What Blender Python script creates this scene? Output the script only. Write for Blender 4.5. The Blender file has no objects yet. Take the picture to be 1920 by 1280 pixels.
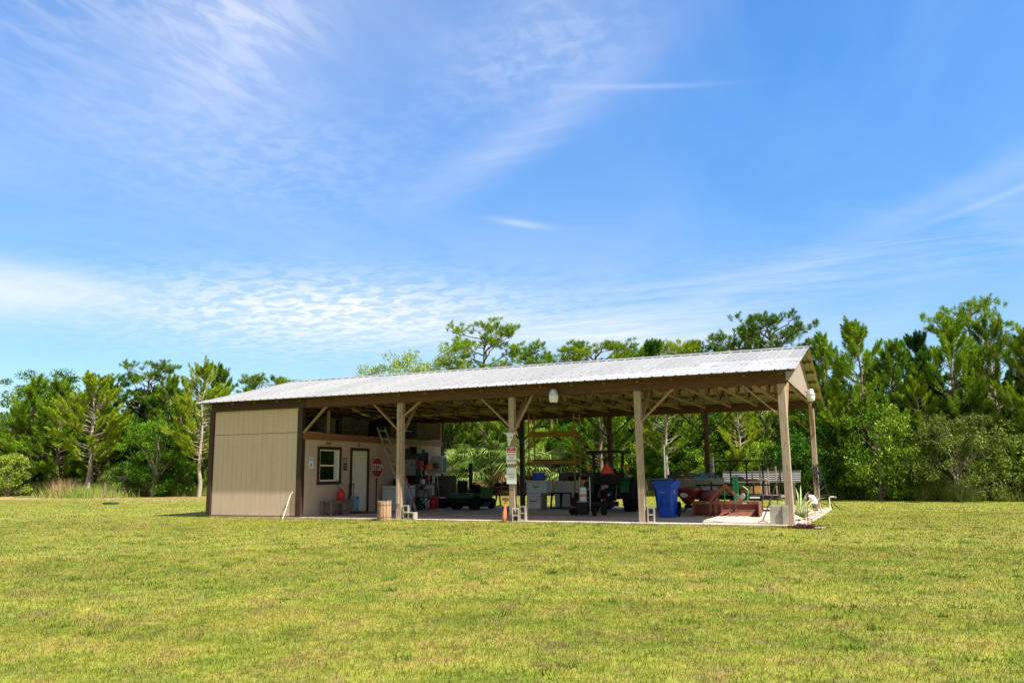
import bpy, math, random
import numpy as np
from mathutils import Vector, Matrix
random.seed(7)
C = bpy.context.scene.collection
sc = bpy.context.scene
PI = math.pi

# ------------------------------------------------------------ node helpers
def new_mat(name):
    m = bpy.data.materials.new(name); m.use_nodes = True
    nt = m.node_tree; b = nt.nodes['Principled BSDF']
    return m, nt, b
def N(nt, t, **kw):
    n = nt.nodes.new(t)
    for k, v in kw.items(): setattr(n, k, v)
    return n
def noise(nt, scale, detail=4, rough=.55, sx=(1,1,1), coord='Object', dist=0):
    tc = N(nt, 'ShaderNodeTexCoord'); mp = N(nt, 'ShaderNodeMapping')
    mp.inputs['Scale'].default_value = sx
    if coord == 'World':
        g = N(nt, 'ShaderNodeNewGeometry'); nt.links.new(g.outputs['Position'], mp.inputs[0])
    else:
        nt.links.new(tc.outputs[coord], mp.inputs[0])
    n = N(nt, 'ShaderNodeTexNoise'); n.inputs['Scale'].default_value = scale
    n.inputs['Detail'].default_value = detail; n.inputs['Roughness'].default_value = rough
    n.inputs['Distortion'].default_value = dist
    nt.links.new(mp.outputs[0], n.inputs['Vector'])
    return n.outputs['Fac']
def ramp(nt, fac, stops):
    r = N(nt, 'ShaderNodeValToRGB'); e = r.color_ramp.elements
    while len(e) < len(stops): e.new(.5)
    for i, (p, c) in enumerate(stops):
        e[i].position = p; e[i].color = (*c, 1) if len(c) == 3 else c
    nt.links.new(fac, r.inputs[0]); return r.outputs[0]
def mixc(nt, fac, a, b, mode='MIX'):
    m = N(nt, 'ShaderNodeMix', data_type='RGBA', blend_type=mode)
    for s, v in ((0, fac), (6, a), (7, b)):
        if hasattr(v, 'links'): nt.links.new(v, m.inputs[s])
        elif s == 0: m.inputs[0].default_value = v
        else: m.inputs[s].default_value = (*v, 1)
    return m.outputs[2]
def bump(nt, b, h, st=.3, d=.01):
    bp = N(nt, 'ShaderNodeBump'); bp.inputs['Strength'].default_value = st; bp.inputs['Distance'].default_value = d
    nt.links.new(h, bp.inputs['Height']); nt.links.new(bp.outputs[0], b.inputs['Normal'])
def simple(name, c, rough=.6, metal=0, var=.25, scale=3, sx=(1,1,1), bmp=.15, dirt=None, coord='Object', spec=.4):
    m, nt, b = new_mat(name)
    f = noise(nt, scale, 6, .65, sx, coord)
    lo = tuple(x*(1-var) for x in c); hi = tuple(min(1, x*(1+var)) for x in c)
    col = ramp(nt, f, [(.3, lo), (.7, hi)])
    if dirt:
        f2 = noise(nt, scale*.6+.7, 8, .7, sx, coord)
        k = N(nt, 'ShaderNodeMapRange'); k.inputs[1].default_value = .52; k.inputs[2].default_value = .72
        nt.links.new(f2, k.inputs[0])
        col = mixc(nt, k.outputs[0], col, dirt)
    nt.links.new(col, b.inputs['Base Color'])
    b.inputs['Roughness'].default_value = rough; b.inputs['Metallic'].default_value = metal
    b.inputs['Specular IOR Level'].default_value = spec
    if bmp: bump(nt, b, noise(nt, scale*12, 4, .6, sx, coord), bmp, .004)
    return m
def wood(name, c1, c2, axis, rough=.85, gap=None):
    m, nt, b = new_mat(name)
    s = {'x': (.5, 9, 9), 'y': (9, .5, 9), 'z': (9, 9, .5)}[axis]
    f = noise(nt, 1.6, 8, .7, s, 'World', .6)
    f2 = noise(nt, 1.1, 3, .5, (1,1,1), 'World')
    f3 = noise(nt, 5, 6, .7, tuple(q*1.6 for q in s), 'World')
    c = ramp(nt, f, [(.32, tuple(x*.4 for x in c2)), (.5, c1), (.68, c2)])
    c = mixc(nt, f2, c, tuple(x*.8 for x in c1))
    dk = ramp(nt, f3, [(.38, (.28,.23,.19)), (.5, (1,1,1))])
    c = mixc(nt, .7, c, dk, 'MULTIPLY')
    nt.links.new(c, b.inputs['Base Color']); b.inputs['Roughness'].default_value = rough
    bump(nt, b, f, .5, .006)
    return m
M = {}
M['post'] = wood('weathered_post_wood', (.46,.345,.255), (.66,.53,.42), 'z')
M['woodx'] = wood('brown_beam_wood', (.125,.056,.024), (.185,.09,.044), 'x')
M['woody'] = wood('truss_wood', (.22,.14,.06), (.31,.21,.1), 'y')
M['loft'] = wood('loft_beam_wood', (.36,.145,.06), (.46,.22,.11), 'y')
M['brace'] = wood('brace_wood', (.38,.24,.14), (.5,.34,.21), 'z')
M['shadepost'] = wood('shaded_rear_post_wood', (.1,.062,.04), (.15,.1,.066), 'z')  # post wood with the shade under the roof painted in, for rear posts and braces
M['dark'] = wood('dark_painted_wood', (.055,.024,.015), (.085,.04,.026), 'z', .7)
M['greywood'] = wood('old_grey_wood', (.26,.19,.15), (.36,.28,.23), 'y')
M['palewood'] = wood('pale_wood', (.55,.42,.28), (.66,.52,.36), 'z')
M['orangewood'] = wood('orange_lumber', (.62,.36,.12), (.72,.46,.18), 'x')
M['siding'] = simple('tan_siding_paint', (.6,.455,.355), .75, 0, .05, 1.5, (2,2,.5), .12, dirt=(.53,.4,.31))
M['gable'] = wood('weathered_gable_plywood', (.38,.3,.23), (.46,.38,.3), 'z')
M['white'] = simple('white_paint', (.85,.79,.66), .5, 0, .05, 2, bmp=.03, dirt=(.68,.65,.56))
M['glass'] = simple('dark_window_glass', (.008,.011,.01), .06, 0, .2, 2, bmp=0, spec=.6)
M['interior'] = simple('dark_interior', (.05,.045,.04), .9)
M['black'] = simple('black_plastic', (.012,.012,.012), .6, 0, .3, 4, spec=.2)
M['blackmetal'] = simple('black_steel', (.014,.014,.014), .55, .0, .3, 6, spec=.25)
M['rubber'] = simple('tyre_rubber', (.014,.013,.012), .9, 0, .3, 8, dirt=(.035,.03,.024), spec=.15)
M['steel'] = simple('worn_steel', (.45,.45,.46), .4, .85, .2, 6)
M['alu'] = simple('aluminium', (.6,.6,.6), .45, .6, .12, 4)
M['red'] = simple('red_plastic', (.6,.02,.02), .4, 0, .12, 4, bmp=.05)
M['stopred'] = simple('stop_red', (.42,.018,.025), .45, 0, .08, 4, bmp=.02)
M['smv'] = simple('fluorescent_red', (1,.06,.03), .5, 0, .03, 4, bmp=0)
M['blue'] = simple('blue_bin_plastic', (.004,.07,.5), .42, 0, .12, 2, bmp=.05)
M['cyan'] = simple('light_blue_label', (.15,.45,.75), .5, 0, .1)
M['green'] = simple('mower_green', (.01,.1,.03), .35, 0, .15, 4, bmp=.03)
M['dkgreen'] = simple('dark_green_plastic', (.01,.05,.025), .5, 0, .2, 4)
M['brightgreen'] = simple('bright_green_plastic', (.01,.32,.1), .4, 0, .12, 4, bmp=.03)
M['yellow'] = simple('wheel_yellow', (.75,.5,.03), .45, 0, .1, 4, bmp=.03)
M['amber'] = simple('amber_lens', (.75,.2,.02), .3, 0, .1, 4, bmp=0)
M['scaf'] = simple('orange_yellow_paint', (.46,.25,.045), .6, .0, .25, 6, dirt=(.24,.1,.035))
M['rust'] = simple('red_oxide_steel', (.19,.065,.042), .7, .1, .3, 5, dirt=(.11,.06,.04))
M['maroon'] = simple('maroon_paint', (.13,.02,.02), .35, .1, .2, 4)
M['cooler'] = simple('cooler_white', (.72,.72,.68), .5, 0, .08, 3, bmp=.04)
M['paleblue'] = simple('pale_blue_plastic', (.55,.66,.68), .5, 0, .08, 3, bmp=.04)
M['khaki'] = simple('khaki_hull', (.42,.42,.3), .6, 0, .14, 3, (3,3,.6), dirt=(.27,.27,.2))
M['block'] = simple('concrete_block', (.34,.31,.26), .95, 0, .16, 8, bmp=.6, dirt=(.3,.27,.22))
M['orange'] = simple('faded_orange', (.72,.2,.08), .6, 0, .15, 4)
M['brown'] = simple('brown_cardboard', (.32,.2,.11), .9, 0, .2, 4)
M['grey'] = simple('grey_plastic', (.27,.28,.29), .6, 0, .15, 4)
M['sheetmetal'] = simple('dull_sheet_metal', (.3,.3,.3), .5, .3, .15, 3)
M['ply'] = simple('grey_plywood', (.11,.1,.085), .9, 0, .3, 3)
M['bone'] = simple('bone', (.68,.68,.6), .8, 0, .12, 9, bmp=.3)
M['tarp'] = simple('blue_tarp', (.08,.28,.42), .6, 0, .25, 4)
M['ink'] = simple('black_ink', (.015,.015,.015), .6, 0, 0, 4, bmp=0)
M['redink'] = simple('red_ink', (.55,.02,.03), .6, 0, 0, 4, bmp=0)
M['blueink'] = simple('blue_ink', (.05,.12,.4), .6, 0, 0, 4, bmp=0)
M['paper'] = simple('white_sign_sheet', (.8,.82,.85), .45, 0, .03, 3, bmp=0)
M['hose'] = simple('black_hose', (.012,.012,.013), .5, 0, .2, 4)
M['gravel'] = simple('pinkish_gravel', (.55,.43,.36), 1, 0, .4, 40, bmp=1.0)
M['lens'] = simple('frosted_lens', (.72,.74,.7), .25, 0, .05, 4, bmp=0)
M['stave'] = wood('barrel_stave_wood', (.5,.3,.17), (.62,.42,.27), 'z')

def concrete():
    m, nt, b = new_mat('concrete_slab')
    f = noise(nt, .9, 8, .65, (1,1,1), 'World'); f2 = noise(nt, 30, 4, .6, (1,1,1), 'World')
    c = ramp(nt, f, [(.32, (.44,.35,.26)), (.5, (.58,.47,.36)), (.68, (.65,.54,.43))])
    st = ramp(nt, noise(nt, .55, 6, .7, (1,2.2,1), 'World', .8), [(.36, (.42,.4,.38)), (.48, (1,1,1))])
    c = mixc(nt, .75, c, st, 'MULTIPLY')
    nt.links.new(c, b.inputs['Base Color']); b.inputs['Roughness'].default_value = .82
    bump(nt, b, f2, .3, .004); return m
M['concrete'] = concrete()

def roofmat(name, base, rust=0, rough=.42, streak=.12, metal=.7):
    m, nt, b = new_mat(name)
    f = noise(nt, 1.0, 6, .6, (2.2,.35,.35), 'World'); f2 = noise(nt, 2.5, 8, .7, (1,1,1), 'World')
    lo = tuple(x*(1-streak) for x in base); hi = tuple(min(1,x*(1+streak*.7)) for x in base)
    c = ramp(nt, f, [(.3, lo), (.7, hi)])
    c = mixc(nt, .35, c, ramp(nt, f2, [(.35, tuple(x*.7 for x in base)), (.6, base)]))
    g = N(nt, 'ShaderNodeNewGeometry'); sx_ = N(nt, 'ShaderNodeSeparateXYZ'); nt.links.new(g.outputs['Position'], sx_.inputs[0])
    fl = N(nt, 'ShaderNodeMath', operation='MULTIPLY'); fl.inputs[1].default_value = 1/.915; nt.links.new(sx_.outputs[0], fl.inputs[0])
    f3_ = N(nt, 'ShaderNodeMath', operation='FLOOR'); nt.links.new(fl.outputs[0], f3_.inputs[0])
    wn_ = N(nt, 'ShaderNodeTexWhiteNoise', noise_dimensions='1D'); nt.links.new(f3_.outputs[0], wn_.inputs['W'])
    c = mixc(nt, 1, c, ramp(nt, wn_.outputs['Value'], [(0, (.9,.9,.9)), (1, (1.06,1.06,1.05))]), 'MULTIPLY')
    st_ = ramp(nt, noise(nt, 1.2, 7, .75, (5,.5,.5), 'World', .4), [(.32, (.8,.77,.73)), (.44, (1,1,1))])
    c = mixc(nt, .6, c, st_, 'MULTIPLY')
    if rust:
        tc = N(nt, 'ShaderNodeAttribute', attribute_name='rust')
        fr = noise(nt, 2.6, 8, .75, (1.2,1.2,1.2), 'World')
        ad = N(nt, 'ShaderNodeMath', operation='MULTIPLY_ADD'); ad.inputs[1].default_value = .42; nt.links.new(tc.outputs['Fac'], ad.inputs[0]); nt.links.new(fr, ad.inputs[2])
        k = N(nt, 'ShaderNodeMapRange'); k.inputs[1].default_value = .83; k.inputs[2].default_value = .9; nt.links.new(ad.outputs[0], k.inputs[0])
        c = mixc(nt, k.outputs[0], c, (.3,.1,.035))
    nt.links.new(c, b.inputs['Base Color']); b.inputs['Roughness'].default_value = rough
    b.inputs['Metallic'].default_value = metal
    bump(nt, b, f2, .08, .01)
    return m
M['roof'] = roofmat('weathered_galvanised_roof', (.29,.288,.285), 0, .6, .08, .1)
M['underside'] = simple('lawn_bounce_roof_underside', (.3,.28,.12), .55, .1, .18, 1.5, coord='World')  # galvanised sheet with the yellow-green lawn bounce painted into its colour
M['roofnew'] = roofmat('bright_galvanised_roof', (.41,.415,.42), 1, .5, .06, .1)

# leaf materials: varied by clump and by leaf
def leafmat(name, a, b_, c_, trans=.35, nscale=.9, rough=.55):
    m, nt, b = new_mat(name)
    g = N(nt, 'ShaderNodeNewGeometry'); oi = N(nt, 'ShaderNodeObjectInfo')
    f = noise(nt, nscale, 3, .6, (1,1,1), 'World')
    ad = N(nt, 'ShaderNodeMath', operation='MULTIPLY_ADD'); ad.inputs[1].default_value = .42
    nt.links.new(g.outputs['Random Per Island'], ad.inputs[0]); nt.links.new(f, ad.inputs[2])
    ad2 = N(nt, 'ShaderNodeMath', operation='MULTIPLY_ADD'); ad2.inputs[1].default_value = .3
    nt.links.new(oi.outputs['Random'], ad2.inputs[0]); nt.links.new(ad.outputs[0], ad2.inputs[2])
    col = ramp(nt, ad2.outputs[0], [(.45, a), (.85, b_), (1.12 if False else 1.0, c_)])
    nt.links.new(col, b.inputs['Base Color']); b.inputs['Roughness'].default_value = rough
    b.inputs['Specular IOR Level'].default_value = .06
    tr = N(nt, 'ShaderNodeBsdfTranslucent'); nt.links.new(col, tr.inputs[0])
    mx = N(nt, 'ShaderNodeMixShader'); mx.inputs[0].default_value = trans
    out = nt.nodes['Material Output']
    nt.links.new(b.outputs[0], mx.inputs[1]); nt.links.new(tr.outputs[0], mx.inputs[2]); nt.links.new(mx.outputs[0], out.inputs[0])
    return m
M['needle'] = leafmat('pine_needles', (.035,.095,.006), (.105,.215,.01), (.27,.4,.02), .2)
M['needle_y'] = leafmat('yellowish_pine_needles', (.07,.14,.006), (.19,.3,.01), (.4,.47,.02), .22)
M['needle_d'] = leafmat('dark_pine_needles', (.014,.05,.008), (.036,.115,.012), (.1,.22,.018), .15)
M['leaf'] = leafmat('green_leaves', (.03,.075,.006), (.1,.205,.012), (.33,.44,.04), .18)
M['leaf_d'] = leafmat('deep_green_leaves', (.012,.045,.005), (.036,.115,.008), (.13,.26,.015), .18)
M['leaf_y'] = leafmat('pale_green_leaves', (.07,.125,.015), (.19,.29,.028), (.42,.5,.08), .24)
M['leaf_g'] = leafmat('greyish_shrub_leaves', (.06,.09,.015), (.15,.2,.035), (.33,.37,.09), .2)
M['palm'] = leafmat('palm_fronds', (.035,.09,.018), (.1,.19,.035), (.3,.38,.09), .2, 2)
M['deadpalm'] = leafmat('dead_palm_fronds', (.24,.15,.07), (.45,.31,.15), (.62,.48,.26), .25, 2)
M['agave'] = leafmat('variegated_agave', (.26,.33,.13), (.42,.47,.22), (.62,.62,.4), .2, 3)
M['purple'] = leafmat('purple_leaves', (.05,.012,.03), (.1,.025,.05), (.16,.05,.08), .2, 3)
M['bark'] = simple('pine_bark', (.2,.14,.1), .95, 0, .35, 2.5, (3,3,.7), .8, coord='World')
M['barkl'] = simple('pale_grey_bark', (.34,.28,.22), .95, 0, .3, 3, (3,3,.7), .6, coord='World')

# ------------------------------------------------------------ mesh builder
class MB:
    def __init__(s): s.v = []; s.f = []; s.m = []; s.cur = 0; s.sm = []
    def add(s, vs, fs, smooth=False):
        o = len(s.v); s.v += [tuple(v) for v in vs]
        for f in fs: s.f.append([i+o for i in f]); s.m.append(s.cur); s.sm.append(smooth)
    def mat(s, i): s.cur = i; return s
    def box(s, c, d, R=None, bev=0):
        x, y, z = (q/2 for q in d)
        if bev:
            e = bev
            vs = []
            for sx in (-1,1):
                for sy in (-1,1):
                    for sz in (-1,1):
                        vs += [(sx*x, sy*(y-e), sz*(z-e)), (sx*(x-e), sy*y, sz*(z-e)), (sx*(x-e), sy*(y-e), sz*z)]
            idx = {}
            k = 0
            for sx in (-1,1):
                for sy in (-1,1):
                    for sz in (-1,1): idx[(sx,sy,sz)] = k; k += 3
            fs = []
            for a in (-1,1):
                q = [(a,-1,-1),(a,1,-1),(a,1,1),(a,-1,1)]; fs.append([idx[t] for t in (q if a > 0 else q[::-1])])
                q = [(-1,a,-1),(1,a,-1),(1,a,1),(-1,a,1)]; fs.append([idx[t]+1 for t in (q[::-1] if a > 0 else q)])
                q = [(-1,-1,a),(1,-1,a),(1,1,a),(-1,1,a)]; fs.append([idx[t]+2 for t in (q if a > 0 else q[::-1])])
            for a in (-1,1):
                for b in (-1,1):
                    fs.append([idx[(a,b,-1)], idx[(a,b,-1)]+1, idx[(a,b,1)]+1, idx[(a,b,1)]])
                    fs.append([idx[(a,-1,b)], idx[(a,-1,b)]+2, idx[(a,1,b)]+2, idx[(a,1,b)]])
                    fs.append([idx[(-1,a,b)]+1, idx[(-1,a,b)]+2, idx[(1,a,b)]+2, idx[(1,a,b)]+1])
                    for c2 in (-1,1):
                        k = idx[(a,b,c2)]; fs.append([k, k+1, k+2])
        else:
            vs = [(a*x, b*y, e*z) for a in (-1,1) for b in (-1,1) for e in (-1,1)]
            fs = [[0,1,3,2],[4,6,7,5],[0,4,5,1],[2,3,7,6],[0,2,6,4],[1,5,7,3]]
        c = Vector(c)
        vs = [(R @ Vector(v) if R else Vector(v)) + c for v in vs]
        s.add(vs, fs); return s
    def bar(s, a, b, w, h=None, up=(0,0,1), bev=0):
        a = Vector(a); b = Vector(b); h = h or w; z = (b-a); L = z.length
        if L < 1e-6: return s
        z.normalize(); u = Vector(up)
        if abs(z.dot(u)) > .98: u = Vector((1,0,0))
        x = z.cross(u).normalized(); y = x.cross(z)
        R = Matrix((x, y, z)).transposed()
        return s.box((a+b)/2, (w, h, L), R, bev)
    def tube(s, pts, r, n=8, cap=True):
        pts = [Vector(p) for p in pts]; rs = r if isinstance(r, (list, tuple)) else [r]*len(pts)
        vs = []; px = None
        for i, p in enumerate(pts):
            d = (pts[min(i+1, len(pts)-1)] - pts[max(i-1, 0)])
            if d.length < 1e-9: d = Vector((0,0,1))
            d.normalize()
            if px is None:
                px = d.cross(Vector((0,0,1)));
                if px.length < .05: px = Vector((1,0,0))
            px = (px - d*px.dot(d)); px.normalize(); py = d.cross(px)
            for k in range(n):
                a = 2*PI*k/n; vs.append(p + (px*math.cos(a) + py*math.sin(a))*rs[i])
        fs = [[i*n+k, i*n+(k+1) % n, (i+1)*n+(k+1) % n, (i+1)*n+k] for i in range(len(pts)-1) for k in range(n)]
        if cap: fs += [list(range(n))[::-1], [(len(pts)-1)*n+k for k in range(n)]]
        s.add(vs, fs, True); return s
    def lathe(s, prof, c=(0,0,0), R=None, n=20, sx=1, sy=1):
        c = Vector(c); vs = []
        for r, z in prof:
            for k in range(n):
                a = 2*PI*k/n; v = Vector((r*math.cos(a)*sx, r*math.sin(a)*sy, z)); vs.append((R @ v if R else v)+c)
        fs = [[i*n+k, i*n+(k+1) % n, (i+1)*n+(k+1) % n, (i+1)*n+k] for i in range(len(prof)-1) for k in range(n)]
        fs += [list(range(n))[::-1], [(len(prof)-1)*n+k for k in range(n)]]
        s.add(vs, fs, True); return s
    def prism(s, poly, axis, a, b):
        # poly: list of 2D points, extruded along axis from a to b
        def P(u, v, w): return {'x': (w,u,v), 'y': (u,w,v), 'z': (u,v,w)}[axis]
        n = len(poly)
        vs = [P(u,v,a) for u,v in poly] + [P(u,v,b) for u,v in poly]
        fs = [[i, (i+1) % n, n+(i+1) % n, n+i] for i in range(n)] + [list(range(n))[::-1], list(range(n, 2*n))]
        s.add(vs, fs); return s
    def build(s, name, mats, parent=None, loc=None, rot=None, fixn=True):
        me = bpy.data.meshes.new(name); me.from_pydata(s.v, [], s.f)
        if not isinstance(mats, (list, tuple)): mats = [mats]
        for m in mats: me.materials.append(m)
        me.polygons.foreach_set('material_index', s.m); me.polygons.foreach_set('use_smooth', s.sm)
        if fixn:
            import bmesh
            bm = bmesh.new(); bm.from_mesh(me); bmesh.ops.recalc_face_normals(bm, faces=bm.faces)
            for e in bm.edges:
                if len(e.link_faces) == 2 and e.calc_face_angle(0) > .6: e.smooth = False
            bm.to_mesh(me); bm.free()
        me.update()
        o = bpy.data.objects.new(name, me); C.objects.link(o)
        if parent: o.parent = parent
        if loc: o.location = loc
        if rot is not None: o.rotation_euler = (0,0,rot) if not hasattr(rot, '__len__') else rot
        return o
def tag(o, label=None, cat=None, group=None, kind=None):
    if label: o['label'] = label
    if cat: o['category'] = cat
    if group: o['group'] = group
    if kind: o['kind'] = kind
    return o
def thing(name, label, cat, loc=(0,0,0), rz=0, group=None):
    o = bpy.data.objects.new(name, None); C.objects.link(o); o.empty_display_size = .2
    o.location = loc; o.rotation_euler = (0,0,rz); return tag(o, label, cat, group)
def part(name, mb, m, parent, label=None, loc=None, rot=None):
    o = mb.build(name, m, parent, loc, rot)
    if label: o['label'] = label
    return o
def Rz(a): return Matrix.Rotation(a, 3, 'Z')
def Rx(a): return Matrix.Rotation(a, 3, 'X')
def Ry(a): return Matrix.Rotation(a, 3, 'Y')
def text(body, size, m, name, parent, loc, rot, ext=.001, sx=1):
    cu = bpy.data.curves.new('t', 'FONT'); cu.body = body; cu.size = size; cu.align_x = 'CENTER'; cu.align_y = 'CENTER'
    cu.extrude = ext
    cu.offset = size*.02
    t = bpy.data.objects.new('t', cu); C.objects.link(t); bpy.context.view_layer.update()
    me = bpy.data.meshes.new_from_object(t.evaluated_get(bpy.context.evaluated_depsgraph_get()))
    bpy.data.objects.remove(t); me.materials.clear(); me.materials.append(m)
    o = bpy.data.objects.new(name, me); C.objects.link(o); o.parent = parent; o.location = loc; o.rotation_euler = rot; o.scale = (sx,1,1)
    return o
FRONT = (PI/2, 0, 0)            # text read from -Y
SIDE = (PI/2, 0, PI/2)          # text read from +X

# ------------------------------------------------------------ camera
cam = bpy.data.cameras.new('camera'); co = bpy.data.objects.new('camera', cam); C.objects.link(co); sc.camera = co
yaw, pit, rol, fpx = -.4186, .1594, -.0099, 1544.15
c, s = math.cos(yaw), math.sin(yaw)
fw = Vector((s*math.cos(pit), c*math.cos(pit), math.sin(pit))); r = Vector((c, -s, 0)); u = r.cross(fw)
r2 = r*math.cos(rol) + u*math.sin(rol); u2 = u*math.cos(rol) - r*math.sin(rol)
mw = Matrix((r2, u2, -fw)).transposed().to_4x4(); mw.translation = Vector((20.4663, -21.2898, 1.2647)); co.matrix_world = mw
cam.sensor_width = 36; cam.lens = fpx/1920*36; cam.clip_end = 3000; cam.clip_start = .05

# ------------------------------------------------------------ light and sky
SUN = Vector((.68, -.152, 1)).normalized()
EL = math.asin(SUN.z); AZ = math.atan2(SUN.x, SUN.y)
sl = bpy.data.lights.new('sun', 'SUN'); sl.energy = 4.6; sl.angle = math.radians(.55); sl.color = (1, .955, .88)
so = bpy.data.objects.new('sun', sl); C.objects.link(so); so.rotation_euler = SUN.to_track_quat('Z', 'Y').to_euler(); so.location = (30,-10,40)
w = bpy.data.worlds.new('World'); sc.world = w; w.use_nodes = True; nt = w.node_tree
bg = nt.nodes['Background']
sky = N(nt, 'ShaderNodeTexSky', sky_type='NISHITA'); sky.sun_disc = False; sky.sun_elevation = EL; sky.sun_rotation = AZ
sky.air_density = 1.15; sky.dust_density = .35; sky.ozone_density = 2.2
tc = N(nt, 'ShaderNodeTexCoord'); sep = N(nt, 'ShaderNodeSeparateXYZ'); nt.links.new(tc.outputs['Generated'], sep.inputs[0])
def Mth(op, a, b=None, c_=None, clamp=False):
    n = N(nt, 'ShaderNodeMath', operation=op); n.use_clamp = clamp
    for i, v in enumerate((a, b, c_)):
        if v is None: continue
        if hasattr(v, 'links'): nt.links.new(v, n.inputs[i])
        else: n.inputs[i].default_value = v
    return n.outputs[0]
az = Mth('ARCTAN2', sep.outputs[0], sep.outputs[1]); el = Mth('ARCSINE', sep.outputs[2])
def ell(a0, e0, ra, re, rot=0, soft=1.0):
    da = Mth('SUBTRACT', az, a0); de = Mth('SUBTRACT', el, e0); cr, sr = math.cos(rot), math.sin(rot)
    uu = Mth('ADD', Mth('MULTIPLY', da, cr/ra), Mth('MULTIPLY', de, sr/ra))
    vv = Mth('ADD', Mth('MULTIPLY', da, -sr/re), Mth('MULTIPLY', de, cr/re))
    d = Mth('ADD', Mth('MULTIPLY', uu, uu), Mth('MULTIPLY', vv, vv))
    return Mth('EXPONENT', Mth('MULTIPLY', d, -soft))
zz = Mth('ADD', Mth('MAXIMUM', sep.outputs[2], 0), .06)
pv = N(nt, 'ShaderNodeCombineXYZ'); nt.links.new(Mth('DIVIDE', sep.outputs[0], zz), pv.inputs[0]); nt.links.new(Mth('DIVIDE', sep.outputs[1], zz), pv.inputs[1])
def cn(scale, sx=(1,1,1), rot=0, detail=5, rough=.6, dist=0, lo=.4, hi=.7):
    mp = N(nt, 'ShaderNodeMapping'); mp.inputs['Scale'].default_value = sx; mp.inputs['Rotation'].default_value = (0,0,rot)
    nt.links.new(pv.outputs[0], mp.inputs[0]); n = N(nt, 'ShaderNodeTexNoise'); n.inputs['Scale'].default_value = scale
    n.inputs['Detail'].default_value = detail; n.inputs['Roughness'].default_value = rough; n.inputs['Distortion'].default_value = dist
    nt.links.new(mp.outputs[0], n.inputs['Vector'])
    k = N(nt, 'ShaderNodeMapRange', interpolation_type='SMOOTHSTEP'); k.inputs[1].default_value = lo; k.inputs[2].default_value = hi
    nt.links.new(n.outputs['Fac'], k.inputs[0]); return k.outputs[0]
puff = cn(9, (1,1.3,1), .3, 6, .62, .5, .4, .62)
fine = cn(16, (1,1,1), .2, 5, .6, .3, .38, .66)
rip = cn(8, (1.9,.7,1), -.35, 5, .6, .9, .36, .68)
soft = cn(1.1, (1,.6,1), .5, 5, .6, .8, .3, .75)
wisp = cn(2.4, (.5,2.2,1), .9, 6, .65, 1.0, .3, .75)
terms = [
 Mth('MULTIPLY', ell(-.64,.192,.2,.036,0), Mth('MULTIPLY_ADD', puff, .7, .3)),
 Mth('MULTIPLY', ell(-.62,.185,.3,.055,.04), Mth('MULTIPLY_ADD', puff, .16, .1)),
 Mth('MULTIPLY', ell(-.98,.195,.13,.028,0), Mth('MULTIPLY_ADD', soft, .35, .5)),
 Mth('MULTIPLY', ell(-.30,.165,.24,.026,-.03), Mth('MULTIPLY_ADD', wisp, .4, .38)),
 Mth('MULTIPLY', ell(-.9,.45,.28,.13,.2), Mth('MULTIPLY_ADD', soft, .16, .12)),
 Mth('MULTIPLY', ell(-.76,.51,.09,.09,.3), Mth('MULTIPLY_ADD', rip, .3, .14)),
 Mth('MULTIPLY', ell(-.92,.5,.2,.1,.3), Mth('MULTIPLY', rip, .16)),
 Mth('MULTIPLY', ell(-.74,.37,.2,.07,.0), Mth('MULTIPLY_ADD', fine, .12, .1)),
 Mth('MULTIPLY', ell(-.39,.41,.17,.026,.5), Mth('MULTIPLY_ADD', wisp, .16, .14)),
 Mth('MULTIPLY', ell(-.25,.452,.09,.003,-.06), .17),
 Mth('MULTIPLY', ell(-.38,.50,.13,.06,.3), Mth('MULTIPLY_ADD', fine, .16, .1)),
 Mth('MULTIPLY', ell(.12,.30,.2,.014,.3), .11),
 Mth('MULTIPLY', ell(.15,.285,.1,.0035,.24), .16),
 Mth('MULTIPLY', ell(-.405,.301,.035,.004,-.15), .3),
 Mth('MULTIPLY', ell(-.4,.25,1.2,.1,0), Mth('MULTIPLY', soft, .16)),
 Mth('MULTIPLY', ell(-.1,.55,1.3,.14,0), Mth('MULTIPLY', soft, .2)),
 Mth('MULTIPLY', ell(-.1,.22,.4,.035,.1), Mth('MULTIPLY', wisp, .3)),
]
acc = terms[0]
for t in terms[1:]:   # screen blend
    acc = Mth('SUBTRACT', 1.0, Mth('MULTIPLY', Mth('SUBTRACT', 1.0, acc), Mth('SUBTRACT', 1.0, t)))
acc = Mth('MINIMUM', acc, .92)
# the clear sky and its colour
hs = N(nt, 'ShaderNodeHueSaturation'); hs.inputs['Saturation'].default_value = 1.15; hs.inputs['Value'].default_value = 1.0
nt.links.new(sky.outputs[0], hs.inputs['Color'])
elr = N(nt, 'ShaderNodeMapRange', interpolation_type='SMOOTHSTEP'); elr.inputs[1].default_value = .02; elr.inputs[2].default_value = .5
nt.links.new(el, elr.inputs[0])
tint = mixc(nt, elr.outputs[0], (.58,.69,.81), (.53,.88,1.14))
skc = mixc(nt, 1.0, hs.outputs[0], tint, 'MULTIPLY')
cl = N(nt, 'ShaderNodeMix', data_type='RGBA'); nt.links.new(acc, cl.inputs[0]); nt.links.new(skc, cl.inputs[6]); cl.inputs[7].default_value = (5.0,5.1,5.6,1)
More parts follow.
